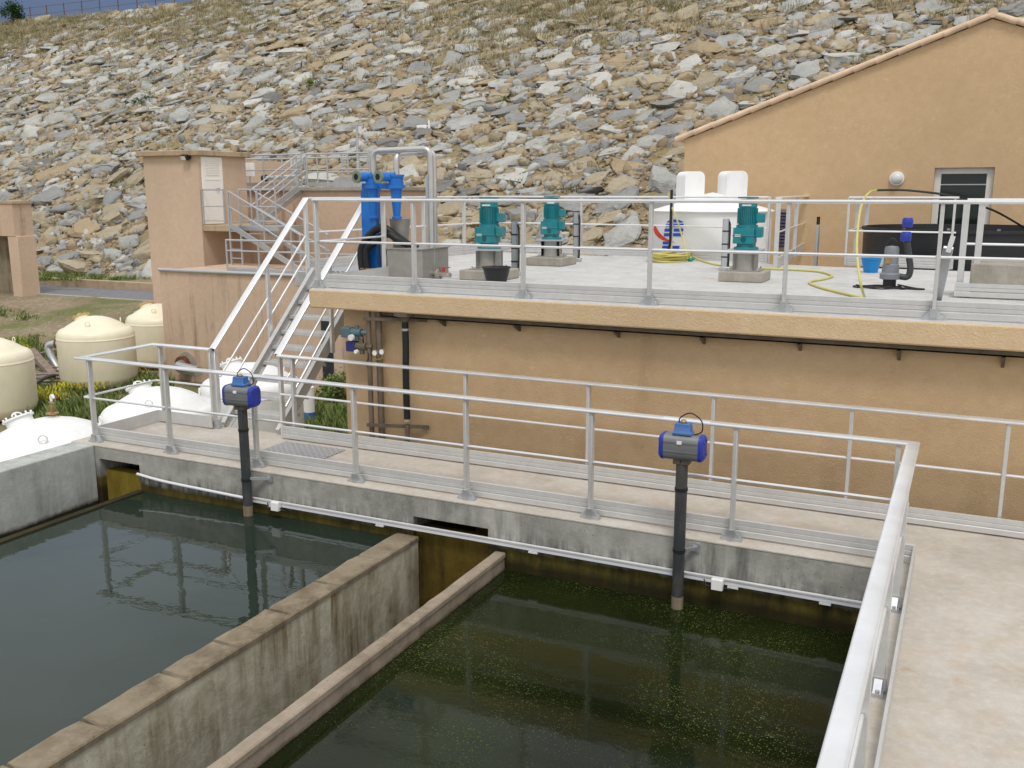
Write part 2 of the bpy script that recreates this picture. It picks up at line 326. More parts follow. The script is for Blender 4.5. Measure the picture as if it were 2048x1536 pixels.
# ---------------------------------------------------------------- mesh helpers
class MB:
    def __init__(s): s.v = []; s.f = []; s.mi = []; s.cur = 0
    def add(s, vs, fs):
        o = len(s.v); s.v += [tuple(v) for v in vs]
        for f in fs: s.f.append(tuple(o+i for i in f)); s.mi.append(s.cur)
        return s
    def box(s, x0, x1, y0, y1, z0, z1):
        vs = [(x, y, z) for z in (z0, z1) for y in (y0, y1) for x in (x0, x1)]
        return s.add(vs, [(0, 2, 3, 1), (4, 5, 7, 6), (0, 1, 5, 4), (2, 6, 7, 3), (0, 4, 6, 2), (1, 3, 7, 5)])
    def obox(s, c, ex, ey, ez, hx, hy, hz):
        c, ex, ey, ez = map(Vector, (c, ex, ey, ez))
        vs = [c+ex*(a*hx)+ey*(b_*hy)+ez*(d*hz) for d in (-1, 1) for b_ in (-1, 1) for a in (-1, 1)]
        return s.add(vs, [(0, 2, 3, 1), (4, 5, 7, 6), (0, 1, 5, 4), (2, 6, 7, 3), (0, 4, 6, 2), (1, 3, 7, 5)])
    def bar(s, p, q, wd, th, up=(0, 0, 1)):
        p, q = Vector(p), Vector(q); t_ = (q-p); l = t_.length; t_.normalize()
        sd_ = t_.cross(Vector(up))
        if sd_.length < 1e-4: sd_ = t_.cross(Vector((1, 0, 0)))
        sd_.normalize(); u = sd_.cross(t_)
        return s.obox((p+q)/2, t_, sd_, u, l/2, wd/2, th/2)
    def tube(s, pts, r, n=10, caps=True, prof=None):
        pts = [Vector(p) for p in pts]; rings = []
        rs = r if isinstance(r, (list, tuple)) else [r]*len(pts)
        tg = []
        for i in range(len(pts)):
            a = pts[max(i-1, 0)]; b_ = pts[min(i+1, len(pts)-1)]; d = b_-a
            tg.append(d.normalized() if d.length > 1e-9 else Vector((0, 0, 1)))
        u = Vector((0, 0, 1)) if abs(tg[0].z) < .9 else Vector((1, 0, 0))
        for i, p in enumerate(pts):
            u = (u-tg[i]*u.dot(tg[i])).normalized(); w_ = tg[i].cross(u)
            rings.append([p+(u*math.cos(2*math.pi*k/n)+w_*math.sin(2*math.pi*k/n))*rs[i] for k in range(n)])
        fs = []
        for i in range(len(pts)-1):
            for k in range(n): fs.append((i*n+k, i*n+(k+1) % n, (i+1)*n+(k+1) % n, (i+1)*n+k))
        if caps: fs.append(tuple(range(n-1, -1, -1))); fs.append(tuple((len(pts)-1)*n+k for k in range(n)))
        return s.add([v for r_ in rings for v in r_], fs)
    def cyl(s, p, q, r0, r1=None, n=20): return s.tube([p, q], [r0, r1 if r1 is not None else r0], n)
    def sweep(s, pts, prof, caps=True):
        """mitred sweep of a (side, up) profile along a polyline, up kept near +z"""
        pts = [Vector(p) for p in pts]; n = len(prof); rings = []
        for i, p in enumerate(pts):
            a = (p-pts[i-1]).normalized() if i else None
            b_ = (pts[i+1]-p).normalized() if i < len(pts)-1 else None
            t_ = (a+b_).normalized() if a and b_ else (a or b_)
            side = t_.cross(Vector((0, 0, 1))).normalized(); up = side.cross(t_)
            k = 1.
            if a and b_:
                sa = a.cross(Vector((0, 0, 1))).normalized(); k = 1/max(.35, side.dot(sa))
            rings.append([p+side*(x*k)+up*y for x, y in prof])
        fs = []
        for i in range(len(pts)-1):
            for k in range(n): fs.append((i*n+k, i*n+(k+1) % n, (i+1)*n+(k+1) % n, (i+1)*n+k))
        if caps: fs.append(tuple(range(n-1, -1, -1))); fs.append(tuple((len(pts)-1)*n+k for k in range(n)))
        return s.add([v for r_ in rings for v in r_], fs)
    def lathe(s, c, prof, n=36, a0=0, a1=360):
        c = Vector(c); vs = []
        for r, z in prof:
            for k in range(n): a = 2*math.pi*k/n; vs.append(c+Vector((r*math.cos(a), r*math.sin(a), z)))
        fs = []
        for i in range(len(prof)-1):
            for k in range(n): fs.append((i*n+k, i*n+(k+1) % n, (i+1)*n+(k+1) % n, (i+1)*n+k))
        if prof[0][0] > 1e-4: fs.append(tuple(range(n-1, -1, -1)))
        if prof[-1][0] > 1e-4: fs.append(tuple((len(prof)-1)*n+k for k in range(n)))
        return s.add(vs, fs)
    def prism(s, poly, z0, z1):
        n = len(poly); vs = [(x, y, z0) for x, y in poly]+[(x, y, z1) for x, y in poly]
        fs = [tuple(range(n-1, -1, -1)), tuple(range(n, 2*n))]+[(i, (i+1) % n, n+(i+1) % n, n+i) for i in range(n)]
        return s.add(vs, fs)
    def plate(s, pts, d):
        """flat outline extruded by vector d"""
        n = len(pts); d = Vector(d); vs = [Vector(p) for p in pts]; vs += [v+d for v in vs]
        return s.add(vs, [tuple(range(n-1, -1, -1)), tuple(range(n, 2*n))]+[(i, (i+1) % n, n+(i+1) % n, n+i) for i in range(n)])
    def build(s, name, mats, parent=None, smooth=True, bevel=0, angle=38, segs=2):
        me = bpy.data.meshes.new(name)
        off = Vector(parent.matrix_world.translation if False else abs_loc(parent)) if parent else Vector((0, 0, 0))
        me.from_pydata([(v[0]-off.x, v[1]-off.y, v[2]-off.z) for v in s.v], [], s.f)
        for mt in (mats if isinstance(mats, (list, tuple)) else [mats]): me.materials.append(mt)
        me.polygons.foreach_set('material_index', s.mi)
        bm = bmesh.new(); bm.from_mesh(me); bmesh.ops.recalc_face_normals(bm, faces=bm.faces); bm.to_mesh(me); bm.free()
        if smooth:
            me.polygons.foreach_set('use_smooth', [True]*len(me.polygons)); me.set_sharp_from_angle(angle=R(angle))
        o = bpy.data.objects.new(name, me); COL.objects.link(o)
        if parent: o.parent = parent
        if bevel:
            md = o.modifiers.new('bevel', 'BEVEL'); md.width = bevel; md.segments = segs; md.limit_method = 'ANGLE'; md.angle_limit = R(50)
        return o
def abs_loc(o):
    v = Vector((0, 0, 0))
    while o: v = v+o.location; o = o.parent
    return v
def tag(o, label=None, cat=None, group=None, kind=None):
    if label: o['label'] = label
    if cat: o['category'] = cat
    if group: o['group'] = group
    if kind: o['kind'] = kind
    return o
def thing(name, label, cat, loc, group=None):
    o = bpy.data.objects.new(name, None); COL.objects.link(o); o.location = Vector(loc); o.empty_display_size = .2
    return tag(o, label, cat, group)
def struct(mb, name, mat, **k): return tag(mb.build(name, mat, **k), kind='structure')
def copy_tree(o, parent=None):
    c = o.copy(); COL.objects.link(c)
    if parent: c.parent = parent
    for ch in list(o.children): copy_tree(ch, c)
    return c
def smooth_path(pts, n=8):
    pts = [Vector(p) for p in pts]; o = []
    for i in range(len(pts)-1):
        p0, p1, p2, p3 = pts[max(i-1, 0)], pts[i], pts[i+1], pts[min(i+2, len(pts)-1)]
        for k in range(n):
            t_ = k/n
            o.append(.5*((2*p1)+(p2-p0)*t_+(2*p0-5*p1+4*p2-p3)*t_*t_+(3*p1-p0-3*p2+p3)*t_**3))
    return o+[pts[-1]]
def fillet(pts, r=.08, n=6):
    pts = [Vector(p) for p in pts]; o = [pts[0]]
    for i in range(1, len(pts)-1):
        a, p, b_ = pts[i-1], pts[i], pts[i+1]
        rr = min(r, (p-a).length*.45, (b_-p).length*.45)
        s_, e_ = p+(a-p).normalized()*rr, p+(b_-p).normalized()*rr
        for k in range(n+1):
            t_ = k/n; o.append(s_*(1-t_)**2+p*(2*t_*(1-t_))+e_*t_*t_)
    return o+[pts[-1]]
OVAL = [(.055*(abs(math.cos(a))**.75)*(1 if math.cos(a) >= 0 else -1), .019*(abs(math.sin(a))**.75)*(1 if math.sin(a) >= 0 else -1)) for a in [2*math.pi*k/16 for k in range(16)]]
def circ(r, n=10): return [(r*math.cos(2*math.pi*k/n), r*math.sin(2*math.pi*k/n)) for k in range(n)]

# ---------------------------------------------------------------- setting: ground, slope, road
ZG, ZR = -2.1, -1.3                      # yard and road level
TOE_Y, TOE_Z, TT = 34.0, -1.3, .6        # toe of the dam face and its gradient
CREST_Y = 69.2; CREST_Z = TOE_Z+TT*(CREST_Y-TOE_Y)
def zground(x, y):
    k = min(1, max(0, (y-22.5)/5.5)); return ZG+(ZR-ZG)*k*k*(3-2*k)
def sheet(name, mat, x0, x1, y0, y1, nx, ny, fz, amp=0., kind='structure'):
    xs = np.linspace(x0, x1, nx); ys = np.linspace(y0, y1, ny)
    vs = [(x, y, fz(x, y)+(rng.normal()*amp if amp else 0)) for y in ys for x in xs]
    fs = [(j*nx+i, j*nx+i+1, (j+1)*nx+i+1, (j+1)*nx+i) for j in range(ny-1) for i in range(nx-1)]
    mb = MB(); mb.add(vs, fs); return tag(mb.build(name, mat, angle=180), kind=kind)
def slope_z(y): return TOE_Z+TT*(y-TOE_Y)
def ground_z(x, y):
    return zground(x, y)
sheet('ground', M['yard'], -170, 90, -60, 34.2, 261, 95, ground_z, .03)
sheet('embankment_slope', M['slope'], -170, 90, 33.9, CREST_Y, 131, 60, lambda x, y: slope_z(y)-.02, .06)
mb = MB(); mb.box(-170, 90, CREST_Y, CREST_Y+9, CREST_Z-4, CREST_Z+.05); struct(mb, 'embankment_crest', M['slope'])
mb = MB(); mb.box(-170, 90, CREST_Y+9, 600, CREST_Z-6, CREST_Z-5); struct(mb, 'far_ground', M['slope'])
mb = MB(); mb.box(-120, -14, 29.3, 32.3, ZR-.2, ZR+.02); struct(mb, 'road', M['asphalt'])
mb = MB(); mb.box(-120, -14, 32.3, 32.55, ZR-.2, ZR+.38); struct(mb, 'kerb', M['kerb'], bevel=.02)
mb = MB(); mb.box(-120, -14, 32.55, 34.4, ZR-.3, ZR+.33); struct(mb, 'verge', M['yard'])
mb = MB(); mb.box(-120, -14, 29.05, 29.3, ZR-.2, ZR+.05); struct(mb, 'road_edging', M['block'])

# ---------------------------------------------------------------- basin and walkway
YF, YB = 8.36, 9.86          # front and rear edge of the walkway
ZT_R, ZT_L = -.66, -.52      # water levels
XL = -10.0                   # left basin wall
walk = thing('concrete_walkway', 'long pale concrete walkway with grey edge between the basins and the orange wall', 'walkway', (-5, 9, 0))
mb = MB(); mb.prism([(-10.42, YF), (-.42, YF), (-.42, -4), (7, -4), (7, YB), (-10.42, YB)], -.022, 0)
mb.build('deck', M['walk'], walk, bevel=.006)
mb = MB()
ol0, ol1, or0, or1 = -9.93, -9.23, -5.2, -4.29
for x0, x1 in ((-10.42, ol0), (ol1, or0), (or1, -.4)): mb.box(x0, x1, YF+.004, YB-.05, -2.0, -.023)
mb.box(ol0, ol1, YF+.004, YB-.05, -.175, -.023); mb.box(or0, or1, YF+.004, YB-.05, -.245, -.023)
mb.build('beam', M['face'], walk, smooth=False)
MB().box(ol0, ol1, YF+.09, YF+.25, -2, -.345).build('channel_end_wall', M['algae'], walk); MB().box(or0, or1, YF+.05, YF+.25, -2.2, -.405).build('channel_end_wall', M['algae_dark'], walk)
MB().box(ol0, ol1, YF+.9, YF+1.0, -.4, -.16).build('opening_shade', M['void_shade'], walk); MB().box(or0, or1, YF+.9, YF+1.0, -.45, -.245).build('opening_shade', M['void_shade'], walk)  # near-black panels paint the shade deep in the channel openings
# front-edge left wall
o = MB().box(XL-.38, XL, -6, YF-.002, -2.1, 0).build('basin_wall', M['leftwall'], None, bevel=.015)
tag(o, 'grey concrete basin wall at the far end beside the white tanks', 'basin wall')
o = MB().box(-9.27, -9.17, -6, YF-.004, -2.1, ZT_L+.018).build('weir_lip', M['lipdark'], None)
tag(o, 'thin dark wet weir lip at the water line along the grey wall', 'weir')
# divider: ragged top edge towards the left basin
def ragged_wall(name, x0, x1, zt, mats, step=.31, amp=.02, y0=-6., notches=()):
    mb = MB(); ys = [YF-.003]
    while ys[-1] > y0: ys.append(ys[-1]-step*random.uniform(.5, 1.6)/2)
    nts = [y_ for y_ in notches]
    ys = sorted(ys+[y_+d for y_ in nts for d in (-.02, -.008, .008, .02)], reverse=True)
    rows = []
    for i, y in enumerate(ys):
        a = random.uniform(-amp, amp)*.35; zz = zt+random.uniform(-amp, amp)*.25
        nn = [k_ for k_ in range(len(nts)) if abs(y-nts[k_]) < .012]; nd = .05+.09*((nn[0]*7) % 4)/3 if nn else 0
        rows.append([(x0+a+nd*.7, y, zt-1.9), (x0+a+nd*.7, y, zz-.02-.05*bool(nn)), (x0+.02+a+nd, y, zz-.03*bool(nn)), (x1-.012, y, zz*.2+zt*.8), (x1, y, zt-.012), (x1, y, zt-.05), (x1-.012, y, zt-.06), (x1-.012, y, zt-1.9)])
    n = 8; vs = [v for r_ in rows for v in r_]; o = len(mb.v)
    for i in range(len(rows)-1):
        for k in range(n-1):
            mb.cur = 1 if k >= 5 else 0
            mb.f.append((i*n+k, i*n+k+1, (i+1)*n+k+1, (i+1)*n+k)); mb.mi.append(mb.cur)
    mb.v = vs
    return mb.build(name, mats, None, angle=30)
o = ragged_wall('divider_wall', -5.43, -5.13, -.46, [M['divider'], M['divside']], amp=.03, notches=(7.62, 6.9, 6.2, 5.52, 4.95, 4.2, 3.6))
tag(o, 'thick brown stained concrete divider wall between the two basins', 'basin wall')
# joint gaps across the divider cap
o = ragged_wall('weir_wall', -4.215, -4.085, -.47, [M['weirtop'], M['weirtop']], amp=.012)
tag(o, 'narrow pinkish concrete weir wall beside the weedy green basin', 'basin wall')
o = MB().box(-.40, -.2, -6, YF-.004, -2.1, -.035).build('basin_wall', M['face'], None)
tag(o, 'shaded grey basin wall under the near platform edge', 'basin wall')
def pool(name, mat, x0, x1, z):
    return tag(MB().add([(x0, -6, z), (x1, -6, z), (x1, YF, z), (x0, YF, z)], [(0, 1, 2, 3)]).build(name, mat, None), kind='structure')
pool('water', M['water'], -9.17, -5.3, ZT_L)
pool('water', M['weedwater'], -4.2, -.3, ZT_R)
pool('water', M['darkwater'], -5.3, -4.15, -1.72)
pool('water', M['darkwater'], XL, -9.25, -.95)

# ---------------------------------------------------------------- guard rails
def bracket(mb, p, t_, s_):
    """cast foot: flared body with two lugs"""
    t_, s_ = Vector(t_), Vector(s_); z = Vector((0, 0, 1)); p = Vector(p)
    mb.obox(p+z*.012, t_, s_, z, .1, .035, .012)
    for sg in (-1, 1):
        a = p+t_*(sg*.024)+z*.022; b_ = p+t_*(sg*.09)+z*.02
        mb.plate([a+s_*.028, b_+s_*.02, a+z*.085+s_*.024], s_*-.05)
        mb.cyl(p+t_*(sg*.082)+z*.02, p+t_*(sg*.082)+z*.045, .014, n=8)
    mb.obox(p+z*.065, t_, s_, z, .03, .047, .045)
TOEPROF = [(0, .0), (.02, .0), (.02, .05), (.014, .056), (.014, .062), (.02, .068), (.02, .1), (.014, .105), (.02, .11), (.02, .155), (.0, .16)]
def railing(label, base, posts, inward=1, h=1.1, mid=.585, toe=None, group=None, ztoe=.018, brk=True, toe_off=.07, mids=None, tops=None, name='guard_rail', pw=(.018, .036), top_prof=None):
    base = [Vector(p) for p in base]; loc = sum(base, Vector())/len(base)
    T = thing(name, label, 'railing', loc, group)
    for tp in (tops or [base]): MB().sweep([Vector(p)+Vector((0, 0, h)) for p in tp], top_prof or OVAL).build('top_rail', M['alu'], T)
    for mp_ in (mids or [base]): MB().tube(fillet([Vector(p)+Vector((0, 0, mid)) for p in mp_], .04, 3), .0145, 8).build('mid_rail', M['alu'], T)
    for p, t_ in posts:
        p = Vector(p); t_ = Vector(t_).normalized(); s_ = Vector((t_.y, -t_.x, 0))
        po = MB().obox(p+Vector((0, 0, h/2)), t_, s_, (0, 0, 1), pw[0], pw[1], h/2-.012).build('post', M['alum'], T, bevel=.004, segs=1)
        if brk:
            mb = MB(); bracket(mb, p, t_, s_); mb.build('post_foot', M['galv'], po, angle=25)
            mb = MB(); mb.tube([p+Vector((0, 0, mid-.02)), p+Vector((0, 0, mid+.02))], .026, 8); mb.build('rail_clamp', M['galv'], po)
    for tp in (toe if toe is not None else [base]):
        tp = [Vector(p)+Vector((0, 0, ztoe)) for p in tp]
        MB().sweep(tp, [(x-.01, y) for x, y in TOEPROF]).build('toe_board', M['alum'], T, angle=15)
    return T
X_, Y_ = (1, 0, 0), (0, 1, 0)
yr, yb = 8.48, 9.72
fx = [-10.1, -8.79, -7.42, -6.01, -4.6, -3.2, -1.79, -.41]
xl, xs_ = -10.26, -.3
sp = [7.55, 6.15, 4.75, 3.35, 1.95, .55]
FR = railing('aluminium guard rail along the basin side of the walkway, with both end returns',
        [(-9.2, yb, 0), (xl, yb, 0), (xl, yr, 0), (xs_, yr, 0), (xs_, -2, 0)],
        [((x, yr, 0), X_) for x in fx]+[((-9.22, yb, 0), X_), ((xl+.12, yb, 0), X_)]+[((xs_, y, 0), Y_) for y in sp],
        toe=[[(-9.2, yb-.07, 0), (xl+.07, yb-.07, 0), (xl+.07, yr+.09, 0), (xs_+.08, yr+.09, 0), (xs_+.08, -2, 0)]])
bx = [-7.86]+[gz(957, 913, 0).x-.0, -5.2+1.3-1.0]
for x_ in (-7.75, -2.25): MB().sweep([(x_-.22, yr, 1.1), (x_+.22, yr, 1.1)], [(a*1.07, b_*1.16) for a, b_ in OVAL]).build('rail_sleeve', M['alu'], FR)
bx = [-7.83, -5.27, -3.73+.02, -2.3, -.92, .46, 1.9, 3.3]
railing('aluminium guard rail along the orange wall side of the walkway',
        [(-8.05, yb, 0), (4.5, yb, 0)], [((x, yb, 0), X_) for x in bx],
        toe=[[(-8.0, yb-.07, 0), (4.5, yb-.07, 0)]])
# checker plate hatch
cp = [gz(527, 905, 0), gz(686, 905, 0)]
o = MB().box(-7.84, -6.9, 8.99, 9.52, .004, .014).build('checker_plate', M['checker'], None); tag(o, 'square checker plate cover set in the walkway by the stair foot', 'hatch cover')

# ---------------------------------------------------------------- treatment building with upper deck
ZD, YE, YW = 1.98, 9.88, 10.12
bld = thing('treatment_building', 'orange rendered treatment building carrying the railed upper deck', 'building', (-2, 10.2, ZG))
MB().box(-7.28, 8, YW, 16.2, -2.4, ZD-.24).build('wall', M['ochre_shaded'], bld)
DK = [(-7.62, YE), (8, YE), (8, 16.3), (-2.0, 16.45), (-5.8, 17.3), (-9.05, 17.9), (-9.55, 12.0), (-7.62, 12.0)]
MB().prism(DK, ZD-.238, ZD).build('deck_slab', M['deck'], bld, bevel=.012)
MB().box(-7.635, 8, YE-.014, YE+.3, ZD-.245, ZD-.006).build('deck_edge', M['ochre_lit'], bld, bevel=.02)
# deck hatch and curb
hx0, hx1 = gz(1765, 603, ZD).x, gz(1885, 603, ZD).x
o = MB().box(hx0, hx1, 10.75, 11.35, ZD+.004, ZD+.012).build('deck_hatch_shade', M['void_shade'], None); tag(o, 'hatch opening behind the deck guard rail, its shade painted as a dark sheet', 'hatch')  # flat near-black sheet, shade of the open hatch painted in
yr2 = 9.99
ux = [r_*yr2 for r_ in (-.757, -.612, -.465, -.313, -.169, -.027, .115, .26)]
D = Vector((0, 0, ZD))
railing('aluminium guard rail along the front edge of the upper deck',
        [(-7.53, 12.0, ZD), (-7.53, yr2, ZD), (4, yr2, ZD)], [((x, yr2, ZD), X_) for x in ux]+[((-7.53, 11.5, ZD), Y_)],
        h=1.12, toe=[[(-7.46, 12.0, ZD), (-7.46, yr2+.07, ZD), (4, yr2+.07, ZD)]], mid=.6)
def gd_(px, py): return gz(px, py, ZD)
bk = [(-9.35, 12.1, ZD), (-8.98, 17.75, ZD), tuple(gd_(1341, 517)), tuple(gd_(1533, 527))]
bk = [Vector(b_) for b_ in bk]
def along(a, b_, d): return a+(b_-a).normalized()*d
dirs = (bk[2]-bk[1]).normalized()
P1, P2 = gd_(1162, 505), gd_(1341, 517)
railing('aluminium guard rail along the rear edge of the upper deck before the silo', bk,
        [(bk[0], bk[1]-bk[0])]+[(along(bk[0], bk[1], d), bk[1]-bk[0]) for d in (1.7, 3.2, 4.6)]+[(bk[1], dirs), (P1, dirs), (P2, dirs), (bk[3], dirs)],
        h=1.12, mid=.6, brk=False)
# cable tray under the slab with angle brackets
ct = thing('cable_tray', 'dark cable tray on brackets under the upper deck edge', 'cable tray', (-2, YW-.1, 1.6))
mb = MB(); mb.box(-6.6, 8, YW-.14, YW-.005, ZD-.315, ZD-.3)
for y in (YW-.14, YW-.03): mb.box(-6.6, 8, y, y+.004, ZD-.315, ZD-.262)
mb.build('tray', M['teardark'], ct)
mb = MB()
for k, y in enumerate((YW-.12, YW-.09, YW-.06, YW-.035)):
    mb.tube(smooth_path([(x, y+random.uniform(-.008, .008), ZD-.288+random.uniform(0, .02)) for x in np.arange(-6.6, 8.1, .7)], 4), .012, 6)
mb.build('cables', M['black'], ct)
for px, py in ((886, 645), (1036, 655), (1236, 667), (1408, 680), (1602, 693), (1801, 712), (2010, 726)):
    q = gy(px, py, YW-.08)
    MB().plate([(q.x, YW-.001, ZD-.32), (q.x, YW-.18, ZD-.32), (q.x, YW-.001, q.z-.06)], (-.03, 0, 0)).build('bracket', M['teardark'], ct)
# pipes on the wall
def vpipe(mb, x, y, z0, z1, r): mb.cyl((x, y, z0), (x, y, z1), r, n=14)
wp = thing('wall_pipes', 'pair of weathered steel riser pipes with valves on the orange wall', 'pipes', (-6.5, YW-.15, -1))
xa, xb = gy(737, 650, YW-.2).x, gy(752, 650, YW-.15).x
mb = MB(); vpipe(mb, xa, YW-.2, -2.1, ZD-.24, .033); mb.build('pipe', M['pipebrown'], wp)
mb = MB(); vpipe(mb, xb+.02, YW-.12, -2.1, ZD-.24, .042); mb.build('pipe', M['pipebrown'], wp)
for z in (1.64, .27):
    MB().bar((xa-.03, YW-.26, z), (xa+.75, YW-.03, z+.0), .035, .04).build('pipe_bracket', M['teardark'], wp)
def valve(px, py, body, cap, gauge):
    q = gy(px, py, YW-.22); s_ = mpp(q)
    T = thing('pressure_valve', body, 'valve', q)
    mb = MB(); mb.cyl(q+Vector((-.02, 0, 0)), q+Vector((.13, 0, 0)), .05, n=14); mb.cyl(q+Vector((.13, 0, 0)), q+Vector((.2, .02, 0)), .03, n=10)
    mb.cyl(q+Vector((.06, 0, -.1)), q+Vector((.06, 0, .09)), .03, n=10); mb.build('valve_body', M['bluegreen'] if gauge else M['teardark'], T)
    MB().box(q.x-.15, q.x-.02, q.y-.06, q.y+.06, q.z-.07, q.z+.06).build('actuator_cap', cap, T, bevel=.012)
    mb = MB(); mb.cyl(q+Vector((.02, -.05, -.06)), q+Vector((.02, -.09, -.06)), .04 if gauge else .025, n=16); mb.build('pressure_gauge', M['gauge'], T)
    MB().tube(smooth_path([q+Vector((.14, 0, -.03)), q+Vector((.17, -.02, -.13)), q+Vector((.12, -.02, -.22)), q+Vector((.16, 0, -.26))], 5), .006, 6).build('impulse_line', M['black'], T)
    return T
valve(706, 664, 'grey blue control valve with round gauge, upper one beside the riser pipes', M['bluegreen'], True)
valve(716, 692, 'navy blue control valve, lower one beside the riser pipes', M['navy'], False)
for px, py, lb in ((749, 706, 'left of a pair of round pressure gauges on the wall pipe'), (763, 704, 'right of a pair of round pressure gauges on the wall pipe')):
    q = gy(px, py, YW-.26); T = thing('pressure_gauge', lb, 'gauge', q)
    MB().cyl(q, q+Vector((0, .035, 0)), .037, n=20).build('gauge_case', M['inox'], T)
    MB().cyl(q+Vector((0, -.003, 0)), q+Vector((0, .002, 0)), .031, n=20).build('dial', M['gauge'], T)
    MB().tube(fillet([q+Vector((0, .02, -.03)), q+Vector((0, .02, -.09)), (xb, q.y+.03, q.z-.12)], .03), .01, 8).build('stem', M['brass'], T)
q = gy(812, 700, YW-.12)
dp = thing('drain_pipe', 'black flexible drain hose dropping from the deck down the orange wall', 'drain hose', (q.x, YW-.12, -2))
MB().lathe((q.x, YW-.13, ZD-.285), [(.0, .04), (.14, .04), (.14, 0.), (.06, -.03), (.045, -.08), (0, -.08)], 20).build('flange', M['teardark'], dp)
MB().tube(smooth_path([(q.x, YW-.13, ZD-.3), (q.x+.005, YW-.13, 1.3), (q.x-.005, YW-.13, .9), (q.x, YW-.13, .35)], 6), .042, 14).build('rubber_hose', M['black'], dp)
MB().cyl((q.x, YW-.13, .3), (q.x-.03, YW-.12, -2.0), .028, n=12).build('lower_pipe', M['pipebrown'], dp)
mb = MB()
for z in (1.52, .36): mb.cyl((q.x, YW-.13, z-.015), (q.x, YW-.13, z+.015), .049, n=14)
mb.build('hose_clamp', M['inox'], dp)

# ---------------------------------------------------------------- stairs
st = thing('metal_stair', 'aluminium stair climbing from the walkway to the upper deck', 'stair', (-8.65, 9.85, 0))
sx0, sx1 = -9.14, -8.16; y0s, y1s = 9.82, 11.98
for x in (sx0, sx1):
    mb = MB(); a, b_ = Vector((x, y0s+.0, .02)), Vector((x, y1s, ZD+.02))
    mb.bar(a, b_, .03, .16)
    for dz in (-.072, .072):
        up = Vector((0, -(b_-a).z, (b_-a).y)).normalized(); mb.bar(a+up*dz+Vector((.02 if x == sx0 else -.02, 0, 0)), b_+up*dz+Vector((.02 if x == sx0 else -.02, 0, 0)), .055, .012)
    mb.build('stringer', M['alum'], st, angle=20)
nst = 10
for k in range(1, nst):
    z = ZD*k/nst; y = y0s+(y1s-y0s)*k/nst
    mb = MB(); mb.box(sx0+.02, sx1-.02, y-.03, y+.23, z-.008, z)
    mb.box(sx0+.02, sx1-.02, y-.033, y-.028, z-.045, z-.002); mb.box(sx0+.02, sx1-.02, y+.22, y+.225, z-.045, z-.002)
    for j in range(24):       # raised teeth on the nosing and tread
        xx = sx0+.05+j*.038
        mb.obox((xx, y+.0, z+.004), (.8, .6, 0), (-.6, .8, 0), (0, 0, 1), .016, .006, .005)
        mb.obox((xx+.018, y+.06, z+.004), (.8, -.6, 0), (.6, .8, 0), (0, 0, 1), .016, .006, .005)
        mb.obox((xx, y+.12, z+.004), (.8, .6, 0), (-.6, .8, 0), (0, 0, 1), .016, .006, .005)
    mb.build('tread', M['alum'], st)
def hand(x, lab):
    T = thing('stair_handrail', lab, 'railing', (x, 10.9, 1), 'stair handrails')
    a, b_ = Vector((x, 9.74, 1.1)), Vector((x, 11.92, ZD+1.12))
    mb = MB(); mb.sweep([a, b_], OVAL); mb.build('top_rail', M['alu'], T)
    mb = MB(); mb.cyl(a-Vector((0, .006, .006)), a, .03, n=10); mb.build('end_cap', M['black'], T)
    MB().cyl(a+Vector((0, .12, -.4)), b_+Vector((0, 0, -.52)), .0145, n=8).build('mid_rail', M['alu'], T)
    MB().cyl(a+Vector((0, .12, -.72)), b_+Vector((0, -.05, -.86)), .0145, n=8).build('mid_rail', M['alu'], T)
    for y, z0, z1 in ((9.79, 0, 1.1), (10.95, .95, 2.2), (11.9, ZD-.12, 3.05)):
        MB().box(x-.02, x+.02, y-.035, y+.035, z0, z1-.02).build('post', M['alu'], T, bevel=.004, segs=1)
hand(-9.2, 'stair handrail on the pink wall side of the metal stair'); hand(-8.09, 'stair handrail on the orange building side of the metal stair')
o = MB().box(-9.3, -7.7, 12.02, 13.2, ZD+.004, ZD+.03).build('landing_grating', M['checker'], None); tag(o, 'metal grating landing at the top of the stair', 'grating')

